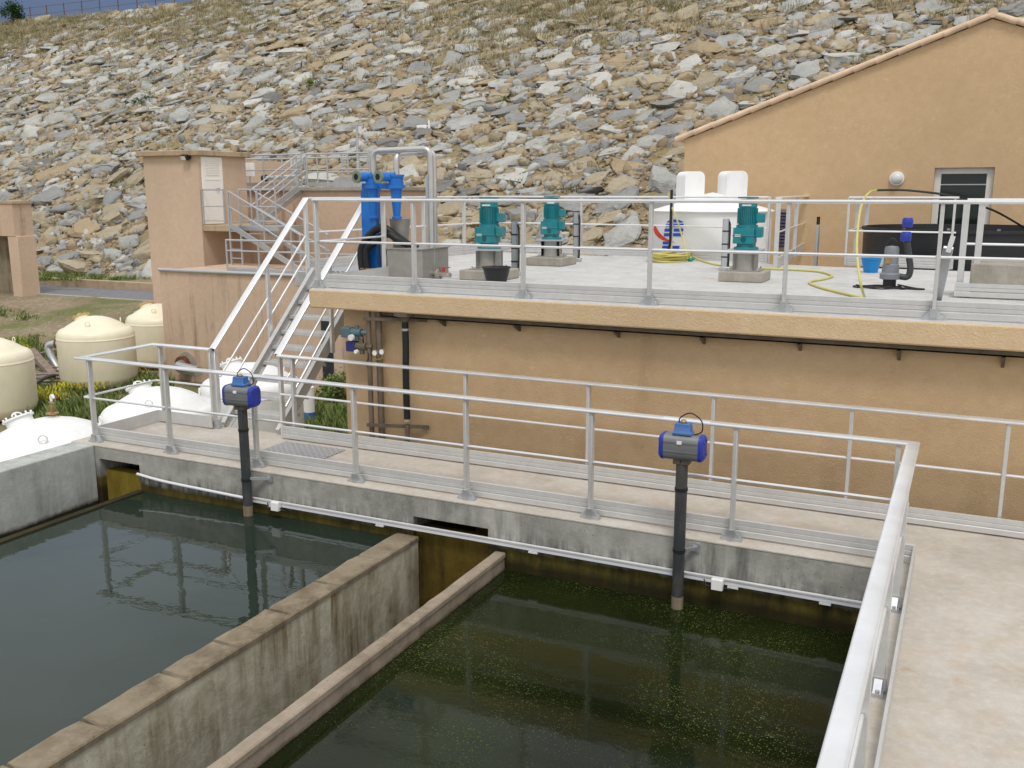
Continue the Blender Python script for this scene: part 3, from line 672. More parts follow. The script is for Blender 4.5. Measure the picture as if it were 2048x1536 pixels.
# ---------------------------------------------------------------- valve actuators on posts in the basins
def actuator(label, px, py, zw, top_py, wall_px, wall_py, rot):
    b_ = gz(px, py, zw); d = ray(px-(21 if px < 700 else -3), top_py); k = math.hypot(b_.x, b_.y)/math.hypot(d[0], d[1]); ztop = CH+d[2]*k
    T = thing('valve_actuator', label, 'valve actuator', (b_.x, b_.y, zw), 'valve actuators on posts')
    r = .055; z = ztop
    mb = MB(); mb.tube([(b_.x, b_.y, zw-.5), (b_.x, b_.y, z-.32)], r, 20); mb.build('stand_tube', M['pvc'], T)
    mb = MB(); mb.tube([(b_.x, b_.y, zw-.5), (b_.x, b_.y, zw+.12)], r+.002, 20); mb.build('scum_ring', M['divider'], T)
    for zz in (z-.62, z-.345, .0-.1): MB().cyl((b_.x, b_.y, zz), (b_.x, b_.y, zz+.03), r+.006, n=20).build('joint_collar', M['black'], T)
    c, s_ = math.cos(rot), math.sin(rot); ex, ey = Vector((c, s_, 0)), Vector((-s_, c, 0)); ez = Vector((0, 0, 1)); C = Vector((b_.x, b_.y, z-.2))
    prof = [(.075*1.32*math.copysign(abs(math.cos(a))**.5, math.cos(a)), .118*math.copysign(abs(math.sin(a))**.45, math.sin(a))) for a in [2*math.pi*k/28 for k in range(28)]]
    def ring(x, sc): return [C+ex*x+ey*(p*sc)+ez*(q*sc) for p, q in prof]
    def loft(xs, scs):
        mb = MB(); rs = [ring(x, s2) for x, s2 in zip(xs, scs)]; n = len(prof)
        fs = [(i*n+k, i*n+(k+1) % n, (i+1)*n+(k+1) % n, (i+1)*n+k) for i in range(len(xs)-1) for k in range(n)]+[tuple(range(n)), tuple((len(xs)-1)*n+k for k in range(n))]
        return mb.add([v for r2 in rs for v in r2], fs)
    body = loft([-.16, .16], [1, 1])
    for sgn in (-1, 1):
        for q in (-.03, .055): body.obox(C+ey*(sgn*.1)+ez*q, ex, ey, ez, .158, .004, .006)
    body.build('actuator_body', M['actgrey'], T, angle=50)
    for sg in (-1, 1):
        mb = loft([sg*.1605, sg*.182, sg*.2, sg*.204], [1.03, 1.02, .9, .86])
        for a in range(4):
            an = math.pi/4+a*math.pi/2; mb.cyl(C+ex*(sg*.165)+ey*(.075*math.cos(an))+ez*(.09*math.sin(an)), C+ex*(sg*.212)+ey*(.075*math.cos(an))+ez*(.09*math.sin(an)), .012, n=8)
        mb.build('end_cap', M['blueend'], T, angle=30)
    mb = MB(); mb.obox(C+ez*-.135, ex, ey, ez, .075, .06, .025); mb.build('mounting_flange', M['teardark'], T, bevel=.008)
    mb = MB(); vs = []
    B = C+ez*.118
    vs = [B+ex*(a*sx)+ey*(q*sy)+ez*zz for zz, sx, sy in ((0, .088, .068), (.02, .088, .068), (.03, .076, .06), (.105, .068, .052)) for q in (-1, 1) for a in (-1, 1)]
    fs = []
    for i in range(3): 
        o_ = i*4; fs += [(o_, o_+1, o_+5, o_+4), (o_+1, o_+3, o_+7, o_+5), (o_+3, o_+2, o_+6, o_+7), (o_+2, o_, o_+4, o_+6)]
    fs += [(0, 2, 3, 1), (12, 13, 15, 14)]
    bx_ = mb.add(vs, fs).build('switch_box', M['blueplastic'], T, bevel=.006)
    MB().lathe(B+ez*.106, [(.026, 0), (.03, .012), (.018, .028), (0, .034)], 14).build('position_indicator', M['brass'], bx_)
    mb = MB(); mb.obox(C+ey*-.103+ez*.058-ex*.01, ex, ey, ez, .022, .006, .014); mb.build('name_plate', M['white'], T)
    R0 = B+ex*-.0+ez*.1
    MB().tube(smooth_path([R0+ex*-.04, R0+ex*-.03+ez*.05, R0+ex*.06+ez*.1, R0+ex*.16+ez*.04, R0+ex*.17+ez*-.06, R0+ex*.1+ez*-.1], 8), .006, 6).build('cable', M['black'], T)
    q = gy(wall_px, wall_py, YF-.01)
    mb = MB(); mb.bar((b_.x+.02, b_.y, q.z), q, .035, .03); mb.obox(q, X_, Y_, (0, 0, 1), .03, .008, .04); mb.build('wall_bracket', M['galv'], T)
    return T
actuator('blue and grey valve actuator on a dark post in the left open water basin', 497, 1030, ZT_L, 757, 540, 957, R(4))
actuator('blue and grey valve actuator on a dark post in the weedy right basin', 1354, 1215, ZT_R, 850, 1393, 1096, R(2))

# cable trunking along the beam
tr = thing('cable_trunking', 'light grey cable trunking along the grey beam above the water', 'cable trunking', (-4, YF-.03, -.35))
za, zb = -.35, -.362
MB().box(-7.45, -.45, YF-.052, YF-.004, -.385, -.33).build('trunking', M['trunk'], tr, bevel=.005)
MB().box(-7.45, -.45, YF-.058, YF-.045, -.342, -.329).build('cover_edge', M['alu'], tr)
MB().tube(smooth_path([(-9.24, YF-.03, -.285), (-8.8, YF-.035, -.32), (-8.1, YF-.035, -.34), (-7.43, YF-.03, -.357)], 6), .019, 10).build('conduit', M['trunk'], tr)
for x in (-5.6, -3.75, -1.72, -.9, -7.1):
    MB().box(x-.05, x+.05, YF-.06, YF-.002, -.405, -.388).build('wall_clip', M['trunk'], tr)
for px, py, lb in ((552, 1012, 'small white junction box beside the left actuator post'), (1435, 1168, 'small white junction box beside the right actuator post')):
    q = gy(px, py, YF-.085); T = thing('junction_box', lb, 'junction box', q)
    MB().box(q.x-.055, q.x+.055, q.y-.03, q.y+.024, q.z-.055, q.z+.055).build('box', M['white'], T, bevel=.007)
    MB().box(q.x-.05, q.x+.05, q.y-.036, q.y-.0305, q.z-.05, q.z+.05).build('lid', M['whitegrey'], T, bevel=.002)
    for sg in (-1, 1): MB().tube(smooth_path([q+Vector((sg*.055, 0, -.02)), q+Vector((sg*.1, -.01, -.03)), q+Vector((sg*.13, .01, .02 if sg < 0 else -.05))], 5), .007, 6).build('cable', M['black'], T)

# ---------------------------------------------------------------- equipment on the deck: mixers
def mixer_parts(T):
    """local coordinates, T at the plinth top"""
    def part(mb, n, mt, par=None, **k):
        o = mb.build(n, mt, None, **k); o.parent = par or T; return o
    mb = MB(); mb.box(-.225, .225, -.225, .225, .0, .018)
    mb.lathe((0, 0, 0), [(.175, .018), (.17, .05), (.165, .24), (.175, .27)], 24); 
    for a in range(4): mb.obox((0, 0, .14), (math.cos(a*math.pi/2+.78), math.sin(a*math.pi/2+.78), 0), (-math.sin(a*math.pi/2+.78), math.cos(a*math.pi/2+.78), 0), (0, 0, 1), .21, .008, .12)
    ped = part(mb, 'pedestal', M['steelbox'])
    mb = MB(); mb.box(-.23, .23, -.23, .23, .27, .295); part(mb, 'mounting_plate', M['galv'], ped)
    for a in range(4):
        sx, sy = (-1, 1)[a % 2]*.19, (-1, 1)[a//2]*.19
        part(MB().cyl((sx, sy, .018), (sx, sy, .05), .014, n=6), 'bolt', M['galv'], ped)
    mb = MB(); mb.lathe((0, 0, 0), [(.17, .296), (.17, .32), (.13, .335), (.13, .375)], 24)
    mb.box(-.165, .12, -.15, .15, .375, .59); mb.box(-.175, .13, -.16, .16, .478, .492); mb.cyl((-.02, -.15, .43), (-.02, .158, .43), .045, n=16); mb.lathe((0, 0, 0), [(.15, .592), (.15, .6), (.1, .606)], 24)
    gb = part(mb, 'gearbox', M['teal'], bevel=.02)
    part(MB().box(.121, .215, -.11, .11, .46, .6), 'gear_cover', M['teal'], gb, bevel=.012)
    part(MB().box(-.14, -.06, -.158, -.151, .47, .5), 'name_plate', M['gauge'], gb)
    mb = MB(); mb.lathe((0, 0, 0), [(.1, .59), (.145, .6), (.145, .625), (.118, .635), (.118, .86), (.126, .865), (.126, .95), (.10, .975), (0, .98)], 28)
    for k in range(30):
        a = 2*math.pi*k/30; mb.obox((.126*math.cos(a), .126*math.sin(a), .75), (math.cos(a), math.sin(a), 0), (-math.sin(a), math.cos(a), 0), (0, 0, 1), .012, .0035, .105)
    mo = part(mb, 'motor', M['teal'])
    part(MB().lathe((0, 0, 0), [(.135, .985), (.14, .99), (.14, 1.005), (0, 1.01)], 24), 'rain_cap', M['teal'], mo)
    part(MB().box(.12, .235, -.06, .06, .66, .79), 'terminal_box', M['teal'], mo, bevel=.012)
    part(MB().box(-.06, .06, -.131, -.123, .885, .905), 'name_plate', M['gauge'], mo)
mixers = []
ML = ['teal mixer motor nearest the stair, behind the black bucket', 'teal mixer motor standing farthest back, between the other two', 'teal mixer motor in front of the white silo']
for i, (px, py, sc, pxw, rz) in enumerate(((979, 538, 1.0, .32, R(8)), (1103, 513, 1.0, .33, R(14)), (1490, 541, 1.0, .3, R(4)))):
    p = gz(px, py, ZD+.14)
    pl = MB().box(p.x-pxw, p.x+pxw, p.y-pxw, p.y+pxw, ZD+.001, ZD+.14).build('concrete_plinth', M['block'], None, bevel=.015)
    tag(pl, ['concrete plinth under the mixer nearest the stair', 'concrete plinth under the farthest mixer', 'concrete plinth under the mixer by the silo'][i], 'plinth', 'mixer plinths')
    if not mixers:
        T = thing('mixer', ML[0], 'mixer', p, 'teal mixers on the deck'); mixer_parts(T)
    else:
        T = copy_tree(mixers[0]); T.location = p; T['label'] = ML[i]
    T.rotation_euler.z = rz; T.scale = (sc,)*3; mixers.append(T)
def cable_post(px, py, top, label, dark=False):
    p = gz(px, py, ZD); hgt = (py-top)*mpp(p)*1.02
    T = thing('cable_post', label, 'cable post', p, 'cable posts beside the mixers')
    mb = MB(); mb.box(p.x-.055, p.x+.035, p.y-.008, p.y+.008, ZD, ZD+hgt)
    for x in (p.x-.055, p.x+.031): mb.box(x, x+.005, p.y-.008, p.y+.05, ZD, ZD+hgt)
    mb.build('channel', M['galv'], T)
    mb = MB(); mb.tube(smooth_path([(p.x+.05, p.y+.02, ZD+.02), (p.x+.055, p.y+.02, ZD+hgt*.5), (p.x+.05, p.y+.02, ZD+hgt*.9), (p.x+.0, p.y+.02, ZD+hgt*.96)], 6), .014, 8); mb.build('cable', M['black'], T)
    mb = MB()
    for z in (.25, .5, .75): mb.box(p.x-.06, p.x+.06, p.y-.014, p.y-.0085, ZD+hgt*z, ZD+hgt*z+.02)
    mb.build('cable_ties', M['black'], T)
    MB().box(p.x-.08, p.x+.09, p.y-.05, p.y+.07, ZD+.001, ZD+.06).build('shoe', M['galv'], T, bevel=.01)
cable_post(1030, 551, 447, 'perforated galvanised cable post beside the mixer nearest the stair')
cable_post(1152, 523, 428, 'perforated galvanised cable post beside the farthest mixer')
cable_post(1449, 541, 441, 'perforated galvanised cable post beside the mixer by the silo')

# black mortar bucket
p = gz(993, 566, ZD)
T = thing('bucket', 'black rubber bucket on the deck before the nearest mixer', 'bucket', p)
MB().lathe(p, [(.13, .004), (.135, .0), (.185, .2), (.2, .205), (.2, .222), (.183, .222), (.178, .205), (.125, .02), (0, .02)], 28).build('tub', M['blackplastic'], T)
MB().obox(p+Vector((-.04, -.17, .225)), X_, Y_, (0, 0, 1), .06, .02, .006).build('handle', M['rust'], T)

# ---------------------------------------------------------------- blue cyclones, box and pipes
bp = gz(742, 553, ZD); cy_y = bp.y
def cyc(px, py, y=None): return gy(px, py, y or cy_y)
hy = thing('hydrocyclone', 'bright blue twin hydrocyclone on a blue stand with pale flanges', 'hydrocyclone', (bp.x, cy_y, ZD))
ztop = cyc(742, 352).z; zbeam = cyc(742, 375).z
a, b_ = cyc(729, 450).x, cyc(754, 450).x
MB().box(a-.02, b_+.01, cy_y-.05, cy_y+.09, ZD+.002, zbeam-.03).build('stand_post', M['bluepaint'], hy, bevel=.012)
MB().box(a-.06, b_+.06, cy_y-.13, cy_y+.16, ZD+.001, ZD+.018).build('base_plate', M['bluepaint'], hy)
x1_, x2_ = cyc(748, 380).x, cyc(794, 380).x
MB().plate([(a, cy_y-.045, zbeam+.06), (x2_+.05, cy_y-.045, zbeam+.06), (x2_+.05, cy_y-.045, zbeam-.03), (x2_-.06, cy_y-.045, zbeam-.03), (b_+.05, cy_y-.045, zbeam-.01), (b_-.02, cy_y-.045, zbeam-.14), (a, cy_y-.045, zbeam-.14)], (0, .12, 0)).build('beam', M['bluepaint'], hy, bevel=.008)
for i, x in enumerate((x1_, x2_)):
    zc = cyc(790, 437).z
    MB().lathe((x, cy_y-.02, 0), [(.04, zc), (.07, zc), (.07, zc+.03), (.05, zc+.035), (.085, zbeam-.02), (.125, zbeam-.015), (.125, zbeam+.03), (.105, zbeam+.035), (.105, ztop-.02), (.12, ztop-.015), (.12, ztop+.015), (0, ztop+.017)], 24).build('cone', M['bluepaint'], hy)
    fx_ = cyc((731, 774)[i], 354); 
    mb = MB(); c0 = Vector((fx_.x, cy_y-.2, fx_.z)); dr = Vector((-.25, -.97, 0)).normalized()
    mb.tube([Vector((x-.03, cy_y-.04, fx_.z)), c0], .065, 16); mb.build('inlet', M['bluepaint'], hy)
    mb = MB(); pr = []
    for k in range(24): pass
    q0 = c0; mb.tube([q0, q0+dr*.03], .09, 24); fl = mb.build('flange', M['flange'], hy)
    MB().tube([q0+dr*.0305, q0+dr*.0335], .045, 18).build('bore_shade', M['void_shade'], fl)  # near-black disc paints the shade inside the flange hole
gx_, gtop = cyc(800, 440, cy_y+.12).x, cyc(800, 437, cy_y+.12).z
fu = thing('steel_funnel', 'grey steel collecting funnel under the second blue cone', 'funnel', (gx_, cy_y+.1, ZD))
MB().lathe((gx_, cy_y+.12, 0), [(.09, ZD+.002), (.1, ZD+.4), (.15, gtop-.02), (.155, gtop), (.0, gtop)], 24).build('funnel', M['steelbox'], fu)
fu2 = thing('steel_funnel', 'grey steel collecting funnel behind the blue stand post', 'funnel', (x1_+.05, cy_y+.1, ZD))
MB().lathe((x1_+.02, cy_y+.12, 0), [(.06, ZD+.002), (.07, ZD+.4), (.09, gtop-.02), (.095, gtop), (.0, gtop)], 24).build('funnel', M['steelbox'], fu2)
# stainless pipes
pl = thing('stainless_pipework', 'two stainless steel bridge pipes rising from the blue cyclones and down to the deck', 'pipes', (x2_+.4, cy_y, ZD))
zt = cyc(748, 302).z; xd = cyc(853, 302).x
MB().tube(fillet([(x1_, cy_y, ztop+.01), (x1_, cy_y, zt), (xd, cy_y+.1, zt+.02), (xd, cy_y+.1, ZD)], .12, 8), .042, 16).build('bridge_pipe', M['inox'], pl)
xe = cyc(867, 302, cy_y+.5).x
MB().tube(fillet([(x2_, cy_y, ztop+.01), (x2_, cy_y, zt-.06), (x2_+.0, cy_y+.45, zt-.02), (xe, cy_y+.5, zt+.0), (xe, cy_y+.5, ZD)], .1, 8), .042, 16).build('bridge_pipe', M['inox'], pl)
mb = MB(); mb.bar((xd-.08, cy_y+.16, ZD+.0), (xd-.08, cy_y+.16, zt-.35), .05, .05); mb.build('support_channel', M['galv'], pl)
bxp = gz(775, 558, ZD); 
sb = thing('steel_box', 'grey sheet steel box on the deck beside the blue stand', 'steel box', (bxp.x+.3, bxp.y+.2, ZD))
bx0, bx1 = bxp.x, gz(846, 561, ZD).x; by0, by1 = bxp.y, bxp.y+.75; bzt = cyc(800, 499, by0).z
mb = MB(); mb.box(bx0, bx1, by0, by1, ZD+.003, bzt); mb.build('tank', M['steelbox'], sb, bevel=.008)
mb = MB(); mb.box(bx0-.015, bx1+.015, by0-.015, by1+.015, bzt+.001, bzt+.016); mb.build('lid', M['steelbox'], sb)
mb = MB(); mb.cyl((bx1-.02, by0+.3, ZD+.08), (bx1+.32, by0+.22, ZD+.07), .035, n=14); out_ = mb.build('outlet_pipe', M['inox'], sb)
mb = MB(); mb.cyl((bx1+.1, by0+.27, ZD+.078), (bx1+.13, by0+.265, ZD+.077), .075, n=16); mb.build('outlet_flange', M['block'], sb)
mb = MB(); mb.cyl((bx1+.2, by0+.25, ZD+.08), (bx1+.2, by0+.25, ZD+.16), .02, n=10); mb.bar((bx1+.12, by0+.25, ZD+.165), (bx1+.3, by0+.25, ZD+.175), .025, .012); mb.build('valve_lever', M['red'], sb)
hz0 = gz(727, 555, ZD)
for i, (dx, lb, ap) in enumerate(((0, 'front thick black hose arching from the deck into the steel box', 455), (.07, 'rear thick black hose arching from the deck into the steel box', 468))):
    a0 = Vector((bp.x-.02+dx*1.3, cy_y-.16, ZD)); top_ = gy(764+i*12, ap, cy_y-.14); en = Vector((bx0+.26+dx, by0+.3, bzt+.0))
    T = thing('black_hose', lb, 'hose', a0, 'black hoses beside the blue stand')
    MB().tube(smooth_path([a0, a0+Vector((-.03, 0, .38)), top_+Vector((-.2, 0, -.1)), top_, top_+Vector((.17, .03, -.09)), en], 8), .054, 14).build('hose', M['black'], T)
    mb = MB()
    for z in (.06, .12): mb.cyl(a0+Vector((0, 0, z)), a0+Vector((0, 0, z+.02)), .06, n=14)
    mb.build('hose_clamp', M['brass'], T)

# ---------------------------------------------------------------- silo
pL, pR = gz(1307, 523, 1.9), gz(1543, 529, 1.9)
SC = Vector((-4.42, 18.55, 1.5)); 
def tangent_r(c, px):
    d = ray(px, 450); d2 = Vector((d[0], d[1])).normalized(); c2 = Vector((c.x, c.y)); return abs(d2.x*c2.y-d2.y*c2.x)
# centre on the bisector of the two tangents
dl, dr_ = [Vector((ray(p_, 450)[0], ray(p_, 450)[1])).normalized() for p_ in (1306, 1543)]
bis = (dl+dr_).normalized(); SC = Vector((bis.x*19.1, bis.y*19.1, 1.45)); SR = abs(dl.x*SC.y-dl.y*SC.x)
se = gz(1422, 424, 0); 
def zat(px, py, P):
    d = ray(px, py); return CH+d[2]*math.hypot(P.x, P.y)/math.hypot(d[0], d[1])
near = SC-Vector((bis.x, bis.y, 0))*SR
z_e = zat(1424, 423, near); z_a = zat(1424, 390, SC)
si = thing('silo', 'white round silo with conical roof, two hooded vents and a blue and red emblem', 'silo', SC)
MB().lathe(SC, [(SR, 0), (SR, z_e-1.45-.01)], 72).build('body', M['whitegrey'], si)
MB().lathe(Vector((SC.x, SC.y, 0)), [(SR-.02, z_e-.02), (SR+.05, z_e-.02), (SR+.055, z_e-.004), (SR+.03, z_e+.008), (.25, z_a-.02), (.1, z_a+.03), (0, z_a+.05)], 72).build('roof', M['white'], si)
def vent(px0, px1, py_top, lab):
    c = gd(px0, 380, 1); cc = (px0+px1)/2
    d = ray(cc, 380); k = (math.hypot(SC.x, SC.y)+.25)/math.hypot(d[0], d[1]); P = Vector(CAM+d*k)
    zt_ = zat(cc, py_top, P); w2 = (px1-px0)*mpp(P)/2*.8; dp_ = w2*1.15
    f_ = Vector((d[0], d[1], 0)).normalized(); r2 = Vector((f_.y, -f_.x, 0)); z = Vector((0, 0, 1))
    ca = math.radians(28); fr, rr = (r2*math.cos(ca)+f_*math.sin(ca)), (f_*math.cos(ca)-r2*math.sin(ca))
    mb = MB(); prof = []
    base = Vector((P.x, P.y, 0))
    pts = [(-dp_, z_e+.05), (-dp_, zt_-.12)]+[(-dp_+.12*(1-math.cos(a)), zt_-.12+.12*math.sin(a)) for a in [math.pi/2*k/5 for k in range(1, 6)]]+[(dp_-.12*(1-math.sin(a)), zt_-.12+.12*math.cos(a)) for a in [math.pi/2*k/5 for k in range(0, 6)]]+[(dp_, z_e+.05)]
    mb.plate([base+fr*x-rr*w2+z*zz for x, zz in pts], rr*(2*w2))
    o = mb.build('hooded_vent', M['white'], si, angle=30); o['label'] = lab
vent(1357, 1404, 343, 'hooded vent on the pipe side of the silo roof'); vent(1440, 1489, 342, 'hooded vent on the building side of the silo roof')
# emblem: wraps on the body as thin raised plates
def on_body(px, py, off=.006):
    d = ray(px, py); dx, dy = d[0], d[1]; A = dx*dx+dy*dy; B = dx*SC.x+dy*SC.y; Cc = SC.x**2+SC.y**2-(SR+off)**2
    k = (B-math.sqrt(max(0, B*B-A*Cc)))/A; return Vector(CAM+d*k)
def patch(pts, mat, name, off=.006):
    mb = MB(); n = len(pts)
    a_ = [on_body(x, y, off) for x, y in pts]; b2 = [on_body(x, y, .0005) for x, y in pts]
    mb.add(a_+b2, [tuple(range(n))]+[(i, (i+1) % n, n+(i+1) % n, n+i) for i in range(n)]); return mb.build(name, mat, si, smooth=False)
def strip(tops, bots, mat, name, off=.008):
    mb = MB(); n = len(tops)
    a_ = [on_body(x, y, off) for x, y in tops]; b2 = [on_body(x, y, off) for x, y in bots]; c2 = [on_body(x, y, .001) for x, y in tops]; d2 = [on_body(x, y, .001) for x, y in bots]
    mb.add(a_+b2+c2+d2, [q for i in range(n-1) for q in ((i, i+1, n+i+1, n+i), (i, i+1, 2*n+i+1, 2*n+i), (n+i, n+i+1, 3*n+i+1, 3*n+i))]); return mb.build(name, mat, si, smooth=False)
def band(y0, y1, edges, name='emblem_stripe'):
    for x0, x1, x2, x3 in edges:   # x0,x1 along y0; x2,x3 along y1
        strip([(x0+(x1-x0)*k/8, y0) for k in range(9)], [(x2+(x3-x2)*k/8, y1) for k in range(9)], M['logoblue'], name)
strip([(1333.5, 443.8), (1340, 440), (1348, 438.5), (1356, 439.3), (1362, 441.6), (1366, 444)], [(1333, 444.8), (1340, 445), (1348, 445), (1356, 445), (1362, 445), (1366.5, 445)], M['logoblue'], 'emblem_stripe')
band(447.5, 454.2, [(1332, 1367, 1330.5, 1367)]); band(457, 463.3, [(1329.5, 1342, 1328.5, 1341), (1347.5, 1366.5, 1347, 1366)]); band(466.3, 472.6, [(1328, 1340, 1327.5, 1339), (1346, 1365.5, 1345.5, 1364)])
band(483, 488.7, [(1326, 1337, 1325, 1336)]); band(491.6, 497.2, [(1324.5, 1343, 1324, 1342), (1343.5, 1359, 1343.5, 1358)])
strip([(1310.5, 449.5), (1313, 456), (1318, 464), (1325, 471.5), (1333, 477.5), (1341, 481.5), (1349, 484)], [(1308, 453), (1307, 460), (1309.5, 467), (1315.5, 474.5), (1324, 480), (1334, 483), (1348, 484.6)], M['logored'], 'emblem_swoosh')
# ground slab behind the deck
mb = MB(); mb.prism([(-9, 18.2), (-1.9, 16.7), (9, 16.6), (9, 30), (-9, 30)], -2.2, 1.44); struct(mb, 'terrace', M['deck'])

# ---------------------------------------------------------------- gable building
GYY = 20.5
gb = thing('gable_building', 'orange rendered gable building with tiled verge and a glazed door', 'building', (0, GYY, 1.45))
eL, ap, eR = gy(1370, 279, GYY), gy(1985, 38, GYY), None
eR = Vector((2*ap.x-eL.x, GYY, eL.z)); dpt = 11
dl_, dr2 = gy(1870, 335, GYY).x, gy(1990, 335, GYY).x; dtop = gy(1930, 335, GYY).z; zb_ = 1.44
mb = MB()
# front wall as pieces around the door opening
def quad(p): mb.add(p, [tuple(range(len(p)))])
def roofz(x): return eL.z+(ap.z-eL.z)*(1-abs(x-ap.x)/(ap.x-eL.x))
quad([(eL.x, GYY, zb_), (dl_, GYY, zb_), (dl_, GYY, roofz(dl_)), (eL.x, GYY, eL.z)])
quad([(dl_, GYY, dtop), (dr2, GYY, dtop), (dr2, GYY, roofz(dr2)), (ap.x, GYY, ap.z), (dl_, GYY, roofz(dl_))])
quad([(dr2, GYY, zb_), (eR.x, GYY, zb_), (eR.x, GYY, eR.z), (dr2, GYY, roofz(dr2))])
for x in (dl_, dr2): quad([(x, GYY, zb_), (x, GYY+.2, zb_), (x, GYY+.2, dtop), (x, GYY, dtop)])
quad([(dl_, GYY, dtop), (dr2, GYY, dtop), (dr2, GYY+.2, dtop), (dl_, GYY+.2, dtop)])
for x, z in ((eL.x, eL.z), (eR.x, eR.z)): quad([(x, GYY, zb_), (x, GYY+dpt, zb_), (x, GYY+dpt, z), (x, GYY, z)])
quad([(eL.x, GYY+dpt, zb_), (eR.x, GYY+dpt, zb_), (eR.x, GYY+dpt, eR.z), (ap.x, GYY+dpt, ap.z), (eL.x, GYY+dpt, eL.z)])
mb.build('wall', M['ochre'], gb, smooth=False)
rf = MB(); uL = (ap-eL).normalized()
for sgn, e0 in ((1, eL), (-1, eR)):
    dv = (ap-e0).normalized(); e1 = e0-dv*.2
    rf.add([e1+Vector((0, -.08, .03)), ap+Vector((0, -.08, .03)), ap+Vector((0, dpt, .03)), e1+Vector((0, dpt, .03)), e1+Vector((0, -.08, .11)), ap+Vector((0, -.08, .11)), ap+Vector((0, dpt, .11)), e1+Vector((0, dpt, .11))],
           [(0, 1, 2, 3), (7, 6, 5, 4), (0, 4, 5, 1), (0, 3, 7, 4), (2, 6, 7, 3)])
roof = rf.build('roof', M['tile'], gb, smooth=False)
for sgn, e0 in ((1, eL), (-1, eR)):
    mb = MB(); dv = (ap-e0).normalized(); ln = (ap-e0).length+.18; n = 15; st_ = ln/n; nv = Vector((-dv.z*sgn, 0, dv.x*sgn)); 
    if nv.z < 0: nv = -nv
    for k in range(n):
        s_ = e0-dv*.2+dv*(k*st_)+Vector((0, -.05, .07))
        mb.tube([s_-nv*.006, s_+dv*(st_*1.1)+nv*.006], [.062, .054], 12)
    mb.build('verge_tiles', M['tile'], roof, angle=45)
mb = MB(); mb.tube([ap+Vector((0, -.1, .1)), ap+Vector((0, dpt, .1))], .085, 14); mb.build('ridge_tiles', M['tile'], roof)
dx0, dx1 = dl_+.002, dr2-.002; yd = GYY+.1
dr_o = MB(); fw = .12
dr_o.box(dx0, dx0+fw, yd, yd+.07, zb_, dtop-.002); dr_o.box(dx1-fw, dx1, yd, yd+.07, zb_, dtop-.002); dr_o.box(dx0+fw, dx1-fw, yd, yd+.07, dtop-.02-fw*.8, dtop-.002); dr_o.box(dx0+fw, dx1-fw, yd, yd+.07, zb_, zb_+.2)
door = dr_o.build('door', M['frame'], gb, bevel=.006)
MB().box(dx0+fw, dx1-fw, yd+.03, yd+.04, zb_+.2, dtop-.02-fw*.8).build('pane', M['glass'], door)
zc = gy(1930, 370, GYY).z; MB().box(dx0+fw, dx1-fw, yd+.015, yd+.029, zc, zc+.018).build('glazing_bar', M['galv'], door)
mb = MB()
for z in (dtop-.35, dtop-1.0, dtop-1.7): mb.cyl((dx1+.01, yd-.01, z), (dx1+.01, yd-.01, z+.09), .012, n=8)
mb.build('hinges', M['galv'], door)
q = gy(1794, 357, GYY); lp = thing('wall_lamp', 'round white bulkhead lamp on the orange wall left of the door', 'lamp', q)
MB().tube([q, q-Vector((0, .05, 0))], .135, 28).build('base_ring', M['whitegrey'], lp)
mb = MB(); pf = [q-Vector((0, .05+.09*math.sin(a), 0)) for a in np.linspace(0, math.pi/2, 6)]; mb.tube(pf, [.115*math.cos(a)+.002 for a in np.linspace(0, math.pi/2, 6)], 24); mb.build('globe', M['lamp'], lp)
l0, l1 = gy(1553, 418, GYY), gy(1572, 500, GYY)
lv = thing('louvre_grille', 'dark slatted ventilation grille low on the orange gable wall', 'grille', (l0.x, GYY, l1.z))
mb = MB(); mb.box(l0.x, l1.x, GYY-.03, GYY-.004, l1.z, l0.z); mb.build('frame', M['wood'], lv)
mb = MB()
for k in range(11): z = l1.z+.06+k*(l0.z-l1.z-.1)/11; mb.obox(((l0.x+l1.x)/2, GYY-.035, z+.02), X_, (0, .8, -.6), (0, .6, .8), (l1.x-l0.x)/2-.02, .03, .006)
mb.build('slats', M['navy'], lv)
# standpipe by the wall
q = gd_(1633, 500); q = gy(1633, 500, 18.2); sp_ = thing('standpipe', 'short grey standpipe with black cap by the gable wall', 'pipe', (q.x, q.y, 1.45))
MB().cyl((q.x, q.y, 1.45), (q.x, q.y, q.z+.45), .035, n=12).build('pipe', M['galv'], sp_); MB().cyl((q.x, q.y, q.z+.46), (q.x, q.y, q.z+.6), .03, n=12).build('cap', M['black'], sp_)

